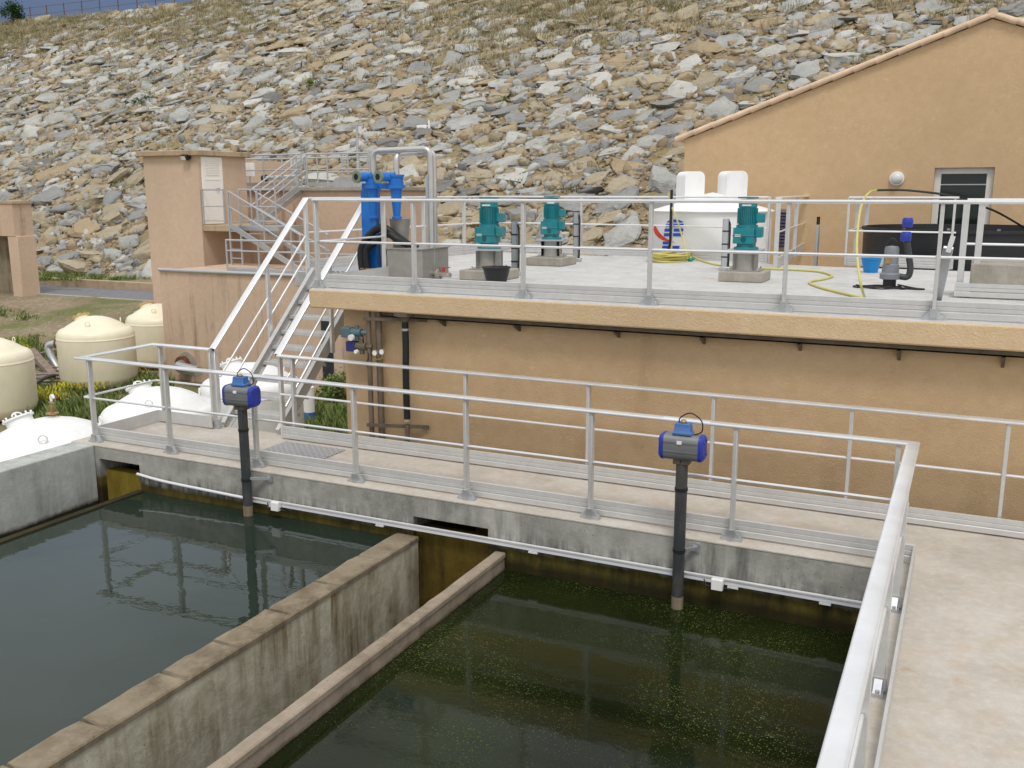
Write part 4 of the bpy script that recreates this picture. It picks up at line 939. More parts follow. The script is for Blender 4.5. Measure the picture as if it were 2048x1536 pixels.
# ---------------------------------------------------------------- gangway rails, tanks, pump at the rear right
def ss(px, py): return gz(px, py, ZD)
gA, gB = ss(1550, 540), ss(1615, 497)
railing('short aluminium return rail beside the silo gap, ending by the standpipe', [gA, gB], [(gA, gB-gA), (along(gA, gB, (gB-gA).length*.5), gB-gA), (gB, gB-gA)], h=1.12, brk=False, group=None)
gC = ss(1690, 533); gD = ss(1728, 512); gE = gz(1905, 541, ZD)
railing('aluminium rail in front of the black tanks at the rear of the deck', [gC, gE], [(gC, X_), (along(gC, gE, (gE-gC).length*.97), X_)], h=1.12, brk=False)
railing('short aluminium return rail running back beside the black tank', [gC+Vector((.02, .08, 0)), gD], [(along(gC, gD, (gD-gC).length*.45), gD-gC), (gD, gD-gC)], h=1.1, brk=False, toe=[])
gF = gz(1917, 594, ZD)
railing('inner aluminium rail around the concrete block at the edge of the deck', [gF+Vector((0, 0, 0)), gF+Vector((2.4, .02, 0))], [(gF, X_), (gF+Vector((.16, .02, 0)), X_), (gF+Vector((1.3, .02, 0)), X_)], h=1.12, mid=.62, pw=(.035, .041),
        toe=[[gF+Vector((-.05, -.1, 0)), gF+Vector((2.4, -.1, 0))]])
TB = thing('black_tank', 'large open round black plastic tank between the deck and the glazed door', 'tank', (0, 18.6, 1.45))
tl = Vector((ray(1726, 452)[0], ray(1726, 452)[1])).normalized(); tr_ = 1.72; tn = Vector((tl.y, -tl.x)); kk = (18.62-tn.y*tr_)/tl.y; tcn = tl*kk+tn*tr_
TB.location = (tcn.x, tcn.y, 1.45); zr = zat(1727, 452, tl*kk); tc3 = Vector((tcn.x, tcn.y, 0))
MB().lathe(tc3, [(tr_*.985, 1.45), (tr_-.01, zr-.05), (tr_+.02, zr-.05), (tr_+.02, zr), (tr_-.03, zr), (tr_-.05, zr-.25), (tr_*.95, 1.5), (0, 1.5)], 72).build('shell', M['blackplastic'], TB)
for k in range(12):
    an = 2*math.pi*k/12+.2; MB().obox((tc3.x+(tr_-.045)*math.cos(an), tc3.y+(tr_-.045)*math.sin(an), zr-.12), (math.cos(an), math.sin(an), 0), (-math.sin(an), math.cos(an), 0), (0, 0, 1), .012, .03, .035).build('wall_lug', M['block'], TB)
q0, q1 = gz(1936, 598, ZD), gz(1936, 556, ZD)
o = MB().box(q0.x, 3.5, q0.y+.08, q0.y+.9, ZD+.002, ZD+.4).build('concrete_block', M['block'], None, bevel=.015); tag(o, 'grey concrete upstand block on the deck inside the inner rail', 'concrete block')
# hatch lever
a_, b2 = gz(1874, 601, ZD), gy(1897, 495, 11.1)
lvv = thing('hatch_lid', 'raised narrow hatch lid leaning behind the deck rail', 'hatch lid', a_)
MB().bar(a_+Vector((0, .02, .01)), b2, .1, .035, up=(0, 1, 0)).build('lid', M['galv'], lvv, bevel=.006); MB().bar(b2-Vector((0, 0, .05)), b2+Vector((.035, 0, .12)), .05, .03, up=(0, 1, 0)).build('handle', M['alu'], lvv)
# pump
p = gz(1778, 576, ZD); k = mpp(p)
pu = thing('submersible_pump', 'grey submersible pump with upright pipe and blue couplings on the deck', 'pump', p)
MB().lathe(p, [(.075, 0), (.08, .0), (.08, .11), (0, .11)], 20).build('strainer', M['black'], pu)
MB().lathe(p, [(.1, .112), (.125, .12), (.125, .18), (.105, .2), (.1, .3), (.09, .31), (.088, .5), (.075, .53), (.0, .54)], 26).build('pump_body', M['pumpgrey'], pu)
MB().obox(p+Vector((-.03, -.1, .36)), X_, Y_, (0, 0, 1), .03, .005, .04).build('name_plate', M['brass'], pu)
MB().tube(smooth_path([p+Vector((-.07, 0, .53)), p+Vector((-.04, 0, .59)), p+Vector((0, 0, .63)), p+Vector((.05, 0, .59))], 5), .011, 8).build('handle', M['black'], pu)
e1 = p+Vector((.12, 0, .17)); pt = gy(1812, 470, p.y)
MB().tube(fillet([p+Vector((.05, 0, .16)), p+Vector((.22, 0, .14)), p+Vector((.24, 0, .25)), pt], .09, 6), .04, 14).build('riser_pipe', M['pvc'], pu)
for py in (473, 445):
    q = gy(1812+(473-py)*.12, py, p.y); MB().lathe(q, [(.045, -.06), (.062, -.055), (.066, -.01), (.066, .03), (.052, .06), (.0, .06)], 20).build('coupling', M['blueend'], pu)
mb = MB(); random.seed(3)
for j in range(2):
    c0 = p+Vector((-.1-.04*j, -.12+.03*j, .012+.012*j)); ra, rb = .32-.05*j, .07-.01*j
    mb.tube([c0+Vector((ra*math.cos(a)*(1+.08*math.sin(3*a+j)), rb*math.sin(a)*1.9, .006*math.sin(5*a))) for a in np.linspace(0, 2*math.pi, 40)], .008, 7)
mb.tube(smooth_path([p+Vector((.1, -.03, .05)), p+Vector((.3, -.02, .012)), p+Vector((.42, -.1, .012)), p+Vector((.3, -.14, .012)), p+Vector((.1, -.05, .012))], 8), .011, 7)
o = mb.build('power_cable', M['black'], pu)
p = gz(1741, 545, ZD)
T = thing('bucket', 'small blue plastic bucket on the deck beside the pump', 'bucket', p)
MB().lathe(p, [(.1, .0), (.145, .2), (.155, .205), (.155, .22), (.143, .22), (.098, .012), (0, .012)], 26).build('pail', M['bucketblue'], T)
# yellow hose: coil, run, hanging length
def hz(px, py, dz=.018): v = gz(px, py, ZD); v.z += dz; return v
cc = gz(1340, 521, ZD); co = thing('yellow_hose', 'yellow garden hose coiled by the silo and snaking over the deck', 'hose', cc)
mb = MB(); random.seed(5); path = []
for j in range(7):
    ra, rb = random.uniform(.22, .34), random.uniform(.55, .85); ox, oy = random.uniform(-.04, .04), random.uniform(-.1, .1); ph = random.uniform(-.5, .5)
    for a in np.linspace(0, 2*math.pi, 26)[:-1]:
        path.append(cc+Vector((ra*math.cos(a+ph)+ox, rb*math.sin(a+ph)+oy, .02+.022*j+.012*math.sin(2*a+j))))
mb.tube(smooth_path(path, 3), .017, 8); mb.build('coil', M['yellow'], co)
run = [hz(1372, 519, .12), hz(1385, 519, .05), hz(1415, 527), hz(1445, 533), hz(1500, 537), hz(1545, 540), hz(1600, 542.5), hz(1640, 546), hz(1664, 554), hz(1650, 560), hz(1620, 566), hz(1632, 575), hz(1680, 588), hz(1730, 600)]
MB().tube(smooth_path(run, 8), .017, 8).build('run', M['yellow'], co)
up_ = [gz(1374, 512, ZD+.1), gy(1366, 480, P2.y-.1), gy(1354, 440, P2.y-.08), gy(1341, 408, P2.y-.06), gy(1337, 385, P2.y-.03)]
MB().tube(smooth_path(up_, 6), .015, 8).build('lead', M['yellow'], co)
MB().cyl(gz(1378, 521, ZD+.02), gz(1386, 517, ZD+.05), .035, n=10).build('spray_gun', M['green'], co)
yb2 = 10.75
ho = thing('yellow_hose', 'yellow hose length hanging over the rail and joined to a black hose', 'hose', gz(1730, 600, ZD))
ha = [hz(1730, 600), gy(1722, 570, yb2-.1), gy(1715, 520, 11.3), gy(1714, 480, 12.3), gy(1719, 430, 13.8), gy(1727, 400, 14.9), gy(1740, 384, 15.6), gy(1753, 380.5, gC.y)]
MB().tube(smooth_path(ha, 8), [.0145]*(8*7+1), 8).build('yellow_length', M['yellow'], ho)
hb = [gy(1753, 380.5, gC.y), gy(1800, 380, gC.y), gy(1850, 384, gC.y), gy(1895, 391, gC.y), gy(1960, 411, gC.y+.3), gy(2000, 427, gC.y+.8), gy(2060, 462, gC.y+1.2)]
MB().tube(smooth_path(hb, 6), .017, 8).build('black_length', M['black'], ho)
# strapped black pole at the rear rail
q = P2; bpq = thing('control_pole', 'thin black strapped pole fixed to the rear deck rail beside the hose', 'pole', q)
MB().tube(smooth_path([q+Vector((-.05, -.06, .12)), q+Vector((.0, -.06, .3)), q+Vector((0, -.06, .7)), q+Vector((0, -.06, 1.25))], 5), .026, 8).build('pole', M['black'], bpq)

# ---------------------------------------------------------------- pink concrete hut and lower wall
HY, LY = 23.25, 20.0
HY = 22.6
hut = thing('concrete_hut', 'tall pink concrete hut with flat roof and a white door', 'hut', (-22.7, HY, ZG))
hx0_, hx1_ = gy(287, 330, HY).x, gy(396, 330, HY).x; hz1 = gy(390, 311, HY).z
zl = gx(424, 448, hx1_).z; yB = gx(491, 330, hx1_).y
MB().box(hx0_, hx1_, HY, yB, -2.3, hz1).build('wall', M['pink'], hut)
MB().box(hx0_-.14, hx1_+.14, HY-.14, yB+.14, hz1, hz1+.16).build('roof_slab', M['kerb'], hut, bevel=.02)
xl_e = gy(456, 455, HY).x
MB().box(hx1_+.001, xl_e, HY+.02, yB+.6, zl-.2, zl-.02).build('landing', M['kerb'], hut, bevel=.01)
dya, dyb = gx(400, 313, hx1_).y, gx(442, 313, hx1_).y; dz1 = gx(420, 314, hx1_).z
dd = MB().box(hx1_+.003, hx1_+.03, dya, dyb, zl+.0, dz1).build('door', M['doorwhite'], hut, bevel=.006)
mb = MB()
for k in range(9): z = dz1-.14-k*.05; mb.obox((hx1_+.034, (dya+dyb)/2, z), Y_, (.8, 0, .6), (-.6, 0, .8), (dyb-dya)/2-.16, .012, .004)
mb.build('louvre', M['doorwhite'], dd)
mb = MB(); mb.box(hx1_+.031, hx1_+.038, dya+.06, dya+.1, zl+.1, dz1-.06); mb.box(hx1_+.031, hx1_+.038, dyb-.1, dyb-.06, zl+.1, dz1-.06); mb.box(hx1_+.031, hx1_+.038, dya+.1, dyb-.1, dz1-.7, dz1-.66); mb.build('panel_trim', M['doorwhite'], dd)
qh = gx(439, 378, hx1_+.06); mb = MB(); mb.cyl(qh, qh-Vector((.05, 0, 0)), .025, n=8); mb.bar(qh, qh+Vector((0, -.14, 0)), .025, .025); mb.build('handle', M['black'], dd)
q = gy(371, 314, HY-.12); fl_ = thing('floodlight', 'small floodlight under the hut roof edge', 'floodlight', q)
MB().obox(q, X_, (0, .9, .43), (0, -.43, .9), .13, .08, .08).build('housing', M['black'], fl_, bevel=.01); MB().obox(q+Vector((-.03, -.075, -.04)), X_, (0, .9, .43), (0, -.43, .9), .09, .006, .06).build('lens', M['gauge'], fl_); MB().bar(q, q+Vector((.05, .12, .05)), .04, .04).build('arm', M['galv'], fl_)
# lower pink wall with terrace
low = thing('terrace_wall', 'long stained pink concrete wall with metal edge pipe behind the stair', 'wall', (-15, LY, ZG))
lx0, lx1 = gy(319, 545, LY).x, -6.5; lz = gy(320, 541, LY).z
MB().box(lx0, lx1, LY, LY+3.2, -2.4, lz).build('wall', M['pink_wet'], low)
MB().cyl((lx0, LY-.02, lz+.03), (lx1, LY-.02, lz+.03), .05, n=12).build('edge_pipe', M['galv'], low)
q0, q1 = gy(640, 636, LY).x, gy(664, 636, LY).x
MB().box(q0+.03, q1, LY-.02, LY-.003, gy(650, 785, LY).z, gy(650, 640, LY).z).build('doorway', M['darkdoor'], low)
MB().box(q0-.25, q1+.25, LY-.5, LY-.003, -2.1, gy(650, 785, LY).z).build('door_step', M['kerb'], low)
# wall flange pipe
q = gy(375, 727, LY); fp = thing('outlet_pipe', 'grey flanged steel pipe coming out of the pink wall', 'pipe', q)
MB().tube([q+Vector((0, .01, 0)), q-Vector((0, .03, 0))], .34, 18).build('wall_patch', M['block'], fp)
MB().tube(fillet([q, q-Vector((-.1, .5, 0)), q+Vector((1.0, -.62, -.05))], .25), .15, 16).build('pipe', M['galv'], fp); mb = MB(); mb.tube([q-Vector((0, .12, 0)), q-Vector((0, .17, 0))], .24, 20); mb.tube([q-Vector((0, .2, 0)), q-Vector((0, .25, 0))], .24, 20); mb.build('flange', M['rust'], fp)
# thin rails on the terrace, landing and upper platform
RT = circ(.026, 8)
def lite_rail(label, pts, posts, h=1.05, mids=(.55,), toe=False, group=None):
    pts = [Vector(p) for p in pts]; T = thing('guard_rail', label, 'railing', sum(pts, Vector())/len(pts), group)
    MB().tube([p+Vector((0, 0, h)) for p in pts], .026, 8).build('top_rail', M['galv'], T)
    for m_ in mids: MB().tube([p+Vector((0, 0, m_)) for p in pts], .02, 7).build('mid_rail', M['galv'], T)
    for p in posts: MB().cyl(p, Vector(p)+Vector((0, 0, h)), .026, n=8).build('post', M['galv'], T)
    if toe: MB().sweep([p+Vector((0, 0, .03)) for p in pts], [(-.01, 0), (.01, 0), (.01, .12), (-.01, .12)]).build('toe_board', M['galv'], T)
    return T
def lerp(a, b_, n): return [Vector(a)+(Vector(b_)-Vector(a))*(i/(n-1)) for i in range(n)]
yl = HY+.06; a_, b2 = Vector((hx1_+.03, yl, zl)), Vector((gy(450, 450, yl).x, yl, zl)); c2, d2 = Vector((gy(481, 440, yl).x, yl, zl)), Vector((gy(553, 440, yl).x, yl, zl))
MB().box(xl_e+.002, d2.x+.1, HY+.02, HY+1.3, zl-.16, zl-.03).build('landing_grating', M['galv'], hut)
lite_rail('thin grey rail in front of the white hut door', [a_, b2], lerp(a_, b2, 2), mids=(.55, .12))
lite_rail('thin grey rail on the landing right of the hut door', [c2, d2], lerp(c2, d2, 3), mids=(.55, .12))
t0, t1 = Vector((gy(455, 535, LY+.3).x, LY+.3, lz)), Vector((-9.5, LY+.3, lz))
lite_rail('thin grey rail along the top of the lower pink wall', [t0, t1], lerp(t0, t1, 9), mids=(.6, .12), h=gy(455, 480, LY+.3).z-lz, toe=True)
ladder = thing('ladder', 'grey steel ladder up to the hut landing', 'ladder', Vector((gy(470, 530, yl).x, yl-.1, lz)))
lxa, lxb = gy(459, 440, yl-.1).x, gy(481, 440, yl-.1).x; ltop = zl+1.05
for x in (lxa, lxb): MB().box(x-.025, x+.025, yl-.13, yl-.08, lz, ltop).build('stile', M['galv'], ladder)
for k in range(9): z = lz+.2+k*.27; MB().cyl((lxa, yl-.105, z), (lxb, yl-.105, z), .018, n=8).build('rung', M['galv'], ladder) if z < zl+.1 else None
# upper tank wall and platform behind
UY = 25.8; ux0, ux1 = gy(492, 375, UY).x, gy(742, 375, UY).x; uz = gy(620, 374, UY).z
up = thing('upper_tank_wall', 'pink concrete tank wall with weeping streaks behind the small stairs', 'wall', ((ux0+ux1)/2, UY, ZG))
MB().box(ux0, ux1, UY, UY+4, -2.2, uz-.12).build('wall', M['pink_wet'], up)
MB().box(ux0, ux1+.1, UY-.12, UY+4, uz-.12, uz).build('coping', M['block'], up, bevel=.01)
a_, b2 = Vector((gy(494, 372, UY).x, UY-.05, uz)), Vector((gy(606, 372, UY).x, UY-.05, uz)); c2, d2 = Vector((gy(617, 372, UY).x, UY-.05, uz)), Vector((ux1, UY-.05, uz))
lite_rail('thin grey rail on the upper tank beside the hut', [a_, b2], lerp(a_, b2, 4), mids=(.55,), toe=True)
lite_rail('thin grey rail on the upper tank behind the blue cyclones', [c2, d2], lerp(c2, d2, 4), mids=(.55,), toe=True)
e_ = [Vector((gy(494, 345, UY+3).x, UY+3, uz)), Vector((gy(735, 325, UY+3).x, UY+3, uz))]
lite_rail('thin grey rail at the far side of the upper tank', e_, lerp(e_[0], e_[1], 6), mids=(.55,))
def lite_stair(label, p0, p1, wd):
    """p0 foot, p1 head (centre line); wd is the width vector"""
    T = thing('service_stair', label, 'stair', p0); p0, p1, wd = Vector(p0), Vector(p1), Vector(wd)
    for s_ in (-.5, .5):
        o_ = wd*s_; MB().bar(p0+o_, p1+o_, .03, .16).build('stringer', M['galv'], T)
        for h_ in (1.0, .55): MB().tube([p0+o_+Vector((0, 0, h_)), p1+o_+Vector((0, 0, h_))], .024, 7).build('handrail', M['galv'], T)
        for k in (.02, .5, .98): q_ = p0+(p1-p0)*k+o_; MB().cyl(q_, q_+Vector((0, 0, 1)), .024, n=7).build('post', M['galv'], T)
    n = max(3, int((p1.z-p0.z)/.21))
    for k in range(1, n):
        q_ = p0+(p1-p0)*(k/n); dv = (p1-p0); dv.z = 0; dv.normalize(); MB().obox(q_, dv, wd.normalized(), (0, 0, 1), .1, wd.length/2, .012).build('tread', M['galv'], T)
lite_stair('small grey stair rising from the hut landing to the upper tank', Vector((gy(512, 440, HY+.9).x, HY+.9, zl)), gy(605, 374, UY-.2), (0.25, -.75, 0))
lite_stair('small grey stair descending from the hut landing to the terrace', Vector((gy(628, 530, LY+1.5).x, LY+1.6, lz)), Vector((gy(500, 448, HY+.5).x, HY+.2, zl)), (.35, .75, 0))
q = gy(499, 338, UY+.3); o = thing('switch_cabinet', 'small grey switch cabinet on a post by the hut', 'cabinet', (q.x, q.y, uz))
MB().box(q.x-.16, q.x+.16, q.y-.08, q.y+.08, q.z-.25, q.z+.2).build('case', M['whitegrey'], o, bevel=.01); MB().cyl((q.x, q.y, uz), (q.x, q.y, q.z-.25), .03, n=8).build('post', M['galv'], o)
q = gy(518, 346, UY+1.5); o = thing('hut_annex', 'low pink concrete annex beside the tall hut', 'annex', (q.x, UY+1.5, uz))
MB().box(gy(493, 330, UY+1.5).x, gy(527, 330, UY+1.5).x, UY+1.5, UY+3, uz, gy(510, 322, UY+1.5).z).build('wall', M['pink'], o)
q = gy(560, 353, UY+1); o = thing('steel_pipe', 'horizontal galvanised pipe on the upper tank', 'pipe', q)
MB().cyl(gy(531, 356, UY+1), gy(592, 353, UY+1), .07, n=12).build('pipe', M['galv'], o); MB().cyl(gy(526, 357, UY+1), gy(533, 356, UY+1), .12, n=12).build('flange', M['black'], o)
q = gy(716, 330, 27.5); lm = thing('mast', 'thin grey mast with a short cross arm before the slope', 'mast', (q.x, 27.5, zground(0, 27.5)))
zt_ = gy(713, 250, 27.5).z; MB().tube([(q.x, 27.5, ZR), (q.x, 27.5, q.z+.1), (q.x, 27.5, q.z+.12), (q.x, 27.5, zt_)], [.08, .07, .045, .04], 10).build('pole', M['galv'], lm); MB().bar((q.x-.28, 27.5, zt_), (q.x+.28, 27.5, zt_+.02), .1, .05).build('cross_arm', M['galv'], lm)
# portal at the far left
q = gz(30, 612, -1.75); PY = q.y; ptl = thing('concrete_portal', 'pink concrete gate portal at the left edge by the road', 'portal', (q.x, PY, -1.8))
px0_, px1_ = gy(24, 560, PY).x, gy(41, 560, PY).x; pz1 = gy(10, 402, PY).z; pzl = gy(10, 472, PY).z
MB().box(px0_, px1_+.05, PY, PY+.9, -2.2, pzl).build('column', M['pink'], ptl, bevel=.02); MB().box(px0_-3.6, px0_-3.0, PY, PY+.9, -2.2, pzl).build('column', M['pink'], ptl)
MB().box(px0_-3.7, px1_-.02, PY-.02, PY+.92, pzl, pz1-.12).build('lintel', M['pink_wet'], ptl); MB().box(px0_-3.75, px1_+.05, PY-.06, PY+.96, pz1-.12, pz1).build('cap', M['kerb'], ptl, bevel=.01)
MB().box(px0_-3, px0_, PY+.6, PY+.7, -2.2, pzl).build('infill', M['divider'], ptl)

# ---------------------------------------------------------------- pressure tanks in the yard
def tank_parts(T, mat, lidmat, r=1.0, h=2.0, squat=False):
    def part(mb, n, mt, par=None, **k):
        o = mb.build(n, mt, None, **k); o.parent = par or T; return o
    k = .24*r; prof = [(r*.5, .02), (r*.75, .05), (r*.93, .16), (r, .36), (r, h-.62), (r+.006, h-.615), (r+.006, h-.6), (r, h-.595)]
    for a in np.linspace(0, 1, 9)[1:]:
        ang = a*math.pi/2; prof.append((r*(1-.18+.18*math.cos(ang)) if a < .99 else r*.82, h-.595+.24*math.sin(ang)))
    for rr in (.7, .55, .4, .25, .12, 0): prof.append((r*rr, h-.355+.355*(1-(rr/.82)**2)*.9))
    part(MB().lathe((0, 0, 0), prof, 56), 'shell', mat, angle=50)
    mb = MB()
    for a in range(4): an = a*math.pi/2+.4; mb.cyl((.62*r*math.cos(an), .62*r*math.sin(an), 0), (.62*r*math.cos(an), .62*r*math.sin(an), .12), .05, n=10)
    part(mb, 'feet', M['teardark'])
    for an in (-.55, 1.4, 3.5):
        cx, cy2, cz = .66*r*math.cos(an), .66*r*math.sin(an), h-.355+.355*(1-(.66/.82)**2)*.9
        part(MB().tube([Vector((cx, cy2, cz+.06))+Vector((-math.sin(an)*.06*math.cos(b3), math.cos(an)*.06*math.cos(b3), .06*math.sin(b3))) for b3 in np.linspace(0, 2*math.pi, 17)], .012, 6), 'lifting_eye', mat)
    # manway with hinged lid on the shoulder
    an = math.radians(200); c = Vector((.55*r*math.cos(an), .55*r*math.sin(an), h-.13)); nv = Vector((.42*math.cos(an), .42*math.sin(an), .9)).normalized()
    mw = part(MB().tube([c-nv*.1, c+nv*.03], .2, 24), 'manway', mat)
    lid = MB(); lid.tube([c+nv*.032, c+nv*.06], .235, 24)
    u = nv.cross(Vector((0, 0, 1))).normalized(); v = nv.cross(u)
    for q in range(8):
        b3 = q*math.pi/4; lid.tube([c+(u*math.cos(b3)+v*math.sin(b3))*.205+nv*.06, c+(u*math.cos(b3)+v*math.sin(b3))*.205+nv*.1], .016, 8)
    part(lid, 'lid', lidmat, mw)
    part(MB().tube([c+nv*.09+u*(.09*math.cos(b3))+nv*(.05*math.sin(b3)) for b3 in np.linspace(0, math.pi, 10)], .013, 6), 'lid_handle', lidmat, mw)
def tank_valve(T, h):
    def part(mb, n, mt): o = mb.build(n, mt, None); o.parent = T; return o
    part(MB().lathe((-.1, .1, h), [(.09, 0), (.09, .02), (.03, .03), (.03, .09), (.04, .095), (.04, .13), (.02, .14), (.02, .22), (0, .22)], 14), 'air_valve', M['brass'])
    part(MB().tube(fillet([(-.1, .1, h+.2), (-.1, .1, h+.29), (-.03, .1, h+.3), (-.01, .1, h+.26)], .03), .022, 8), 'vent_elbow', M['white'])
    part(MB().bar((-.18, .1, h+.17), (-.02, .1, h+.18), .03, .012), 'valve_lever', M['galv'])
def place_tank(label, px, py, zc, mat, lidmat, rz, group, proto=None, r=1., h=2., valve=False, dist=None):
    P = gz(px, py, zc); T = thing('pressure_tank', label, 'tank', (P.x, P.y, ZG), group)
    tank_parts(T, mat, lidmat, r, h)
    if valve: tank_valve(T, h)
    T.rotation_euler.z = rz; return T
ztk = ZG+2.0-.03
g1, g2 = 'cream pressure tanks in the yard', 'white pressure tanks behind the basin'
d = Vector((-21.94, 18.56, 0)); P = d+d.normalized()*1.0
def put(label, c, mat, lidmat, rz, grp, r=1., h=2., valve=False):
    T = thing('pressure_tank', label, 'tank', (c.x, c.y, ZG), grp); tank_parts(T, mat, lidmat, r, h)
    if valve: tank_valve(T, h)
    T.rotation_euler.z = rz
put('cream pressure tank standing alone in the middle of the yard', gz(188, 629, ZG+2.03), M['cream'], M['creamrust'], R(-25), g1, 1.0, 2.03)
put('cream pressure tank cut off at the left edge of the photo', gz(-28, 671, ZG+2.0), M['cream'], M['creamrust'], R(0), g1, .96, 2.0)
put('cream pressure tank half hidden behind the pink wall', gz(316, 605, ZG+1.98), M['cream'], M['creamrust'], R(-25), g1, .98, 1.98)
put('white pressure tank nearest the basin wall, with brass air valve', gz(98, 832, ZG+1.95), M['white'], M['whitegrey'], R(-15), g2, 1.12, 1.95, True)
put('white pressure tank behind the railed walkway end', gz(318, 770, ZG+1.98), M['white'], M['whitegrey'], R(-28), g2, 1.02, 1.98, True)
put('white pressure tank under the metal stair', gz(500, 722, ZG+2.0), M['white'], M['whitegrey'], R(-28), g2, 1.0, 2.0)
# odd white and blue pipe end and post behind the stair
q = gz(620, 850, ZG); o = thing('white_pipe', 'white upright pipe with blue foot behind the stair', 'pipe', (q.x, q.y, ZG))
MB().cyl((q.x, q.y, ZG+.32), (q.x, q.y, ZG+.9), .13, n=18).build('pipe', M['white'], o); MB().cyl((q.x, q.y, ZG), (q.x, q.y, ZG+.32), .135, n=18).build('foot', M['blueplastic'], o)
# yard clutter
def plank(name, label, a_, b2, wd, th, mat, cat, z0=None):
    a_, b2 = Vector(a_), Vector(b2); T = MB().bar(a_, b2, wd, th).build(name, mat, None, bevel=.006); return tag(T, label, cat)
zp = ZG+.12
plank('timber_beam', 'grey timber beam leaning across the yard frames', gz(62, 701, ZG+.6), gz(107, 752, ZG+.2), .22, .16, M['wood'], 'timber beam')
plank('concrete_edging', 'long low edging between the cream tanks', gz(40, 722, ZG+.1), gz(128, 700, ZG+.1), .16, .2, M['wood'], 'edging')
plank('concrete_edging', 'low edging behind the timber pallet', gz(40, 738, ZG+.08), gz(100, 726, ZG+.08), .1, .12, M['wood'], 'edging')
plank('steel_channel', 'rusty steel channel lying in front of the lone cream tank', gz(105, 803, ZG+.1), gz(262, 752, ZG+.1), .2, .16, M['rust'], 'channel')
plank('concrete_edging', 'pale edging strip in the weeds near the white tanks', gz(120, 800, ZG+.05), gz(190, 812, ZG+.05), .14, .12, M['block'], 'edging')
def pallet(label, c, rz, tilt):
    T = thing('pallet', label, 'pallet', c, 'timber pallets in the yard'); T.rotation_euler = (tilt, 0, rz)
    for j in range(6):
        o = MB().box(-.6, .6, -.5+j*.185, -.41+j*.185, .1, .122).build('board', M['wood'], None); o.parent = T
    for x in (-.55, 0, .55):
        o = MB().box(x-.045, x+.045, -.5, .52, 0, .098).build('bearer', M['wood'], None); o.parent = T
pallet('broken grey timber pallet leaning between the cream tanks', gz(80, 772, ZG+.1), R(25), R(20)); pallet('grey timber pallet lying behind the leaning one', gz(95, 752, ZG+.1), R(-8), R(6))
o = MB().tube(smooth_path([gz(48, 790, ZG+.05), gz(70, 768, ZG+.3), gz(100, 752, ZG+.4), gz(130, 752, ZG+.1)], 6), .05, 10).build('black_hose', M['pvc'], None); tag(o, 'dark hose lying over the timber pallets in the yard', 'hose')
q = gz(118, 742, ZG+.1); o = thing('pipe_fitting', 'grey plastic pipe fitting against the lone cream tank', 'pipe fitting', q)
MB().tube(fillet([q, q+Vector((-.25, 0, .35)), q+Vector((-.4, .0, .75)), q+Vector((0, .1, .82))], .15), .11, 14).build('elbow', M['galv'], o); MB().cyl(q+Vector((-.06, .08, .82)), q+Vector((-.09, .075, .82)), .13, n=14).build('socket', M['rust'], o)

# ---------------------------------------------------------------- rocks on the dam face
def cube_grid(n):
    vs, idx, fs = [], {}, []
    def vid(p):
        k = tuple(round(c, 5) for c in p)
        if k not in idx: idx[k] = len(vs); vs.append(k)
        return idx[k]
    for ax in range(3):
        for sg in (-1, 1):
            for a in range(n):
                for b3 in range(n):
                    q = []
                    for da, db in ((0, 0), (1, 0), (1, 1), (0, 1)):
                        c = [0, 0, 0]; c[ax] = sg; c[(ax+1) % 3] = -1+2*(a+da)/n; c[(ax+2) % 3] = -1+2*(b3+db)/n; q.append(vid(c))
                    if sg < 0: q.reverse()
                    fs += [(q[0], q[1], q[2]), (q[0], q[2], q[3])]
    return np.array(vs, float), fs
def rock_proto(seed, n=4, aspect=(1, .62, .36), cuts=9):
    """a quarried block: a box with skewed sides, broken corners and a rough cleft top"""
    r_ = np.random.default_rng(seed); v, f = cube_grid(n)
    sk = r_.uniform(-.35, .35); v[:, 0] += v[:, 1]*sk
    v[:, 1] *= 1+r_.uniform(-.22, .22)*v[:, 0]; v[:, 0] *= 1+r_.uniform(-.15, .15)*v[:, 2]
    for _ in range(cuts):
        a_ = r_.uniform(0, 2*math.pi); q = np.array([math.cos(a_), math.sin(a_), r_.normal()*.45]); q /= np.linalg.norm(q); d_ = r_.uniform(.66, 1.05)
        k = np.maximum(0, v@q-d_); v = v-k[:, None]*q
    for _ in range(2):
        q = np.array([r_.normal()*.22, r_.normal()*.22, 1.]); q /= np.linalg.norm(q); k = np.maximum(0, v@q-r_.uniform(.5, .8)); v = v-k[:, None]*q
    v = v+r_.normal(size=v.shape)*np.array([.045, .045, .05])
    return v*np.array(aspect)/np.abs(v).max(0), f
PROT = [rock_proto(100+i, 4, (1, .55+.22*random.random(), .17+.11*random.random())) for i in range(14)]
THICK = [rock_proto(200+i, 4, (1, .62+.25*random.random(), .36+.2*random.random())) for i in range(12)]
SMALL = [rock_proto(300+i, 2, (1, .72, .5), 5) for i in range(8)]
ALLP = PROT+THICK
def pick_proto(s):
    f = s/SL; return rr.randrange(len(PROT)) if rr.random() < (.4 if f < .22 else .8 if f < .5 else .95) else len(PROT)+rr.randrange(len(THICK))
nS = np.array([0, -math.sin(math.atan(TT)), math.cos(math.atan(TT))]); uS = np.array([0, math.cos(math.atan(TT)), math.sin(math.atan(TT))])
SL = (CREST_Y-TOE_Y)/uS[1]
def pt_on(u, s): return np.array([u, TOE_Y, TOE_Z])+uS*s
placed = []; cell = {}
def free(u, s, r):
    i, j = int(u//2.5), int(s//2.5)
    for a in range(i-1, i+2):
        for b3 in range(j-1, j+2):
            for (u2, s2, r2) in cell.get((a, b3), ()):
                if ((u-u2)/1.0)**2+((s-s2)/.74)**2 < ((r+r2)*.8)**2: return False
    return True
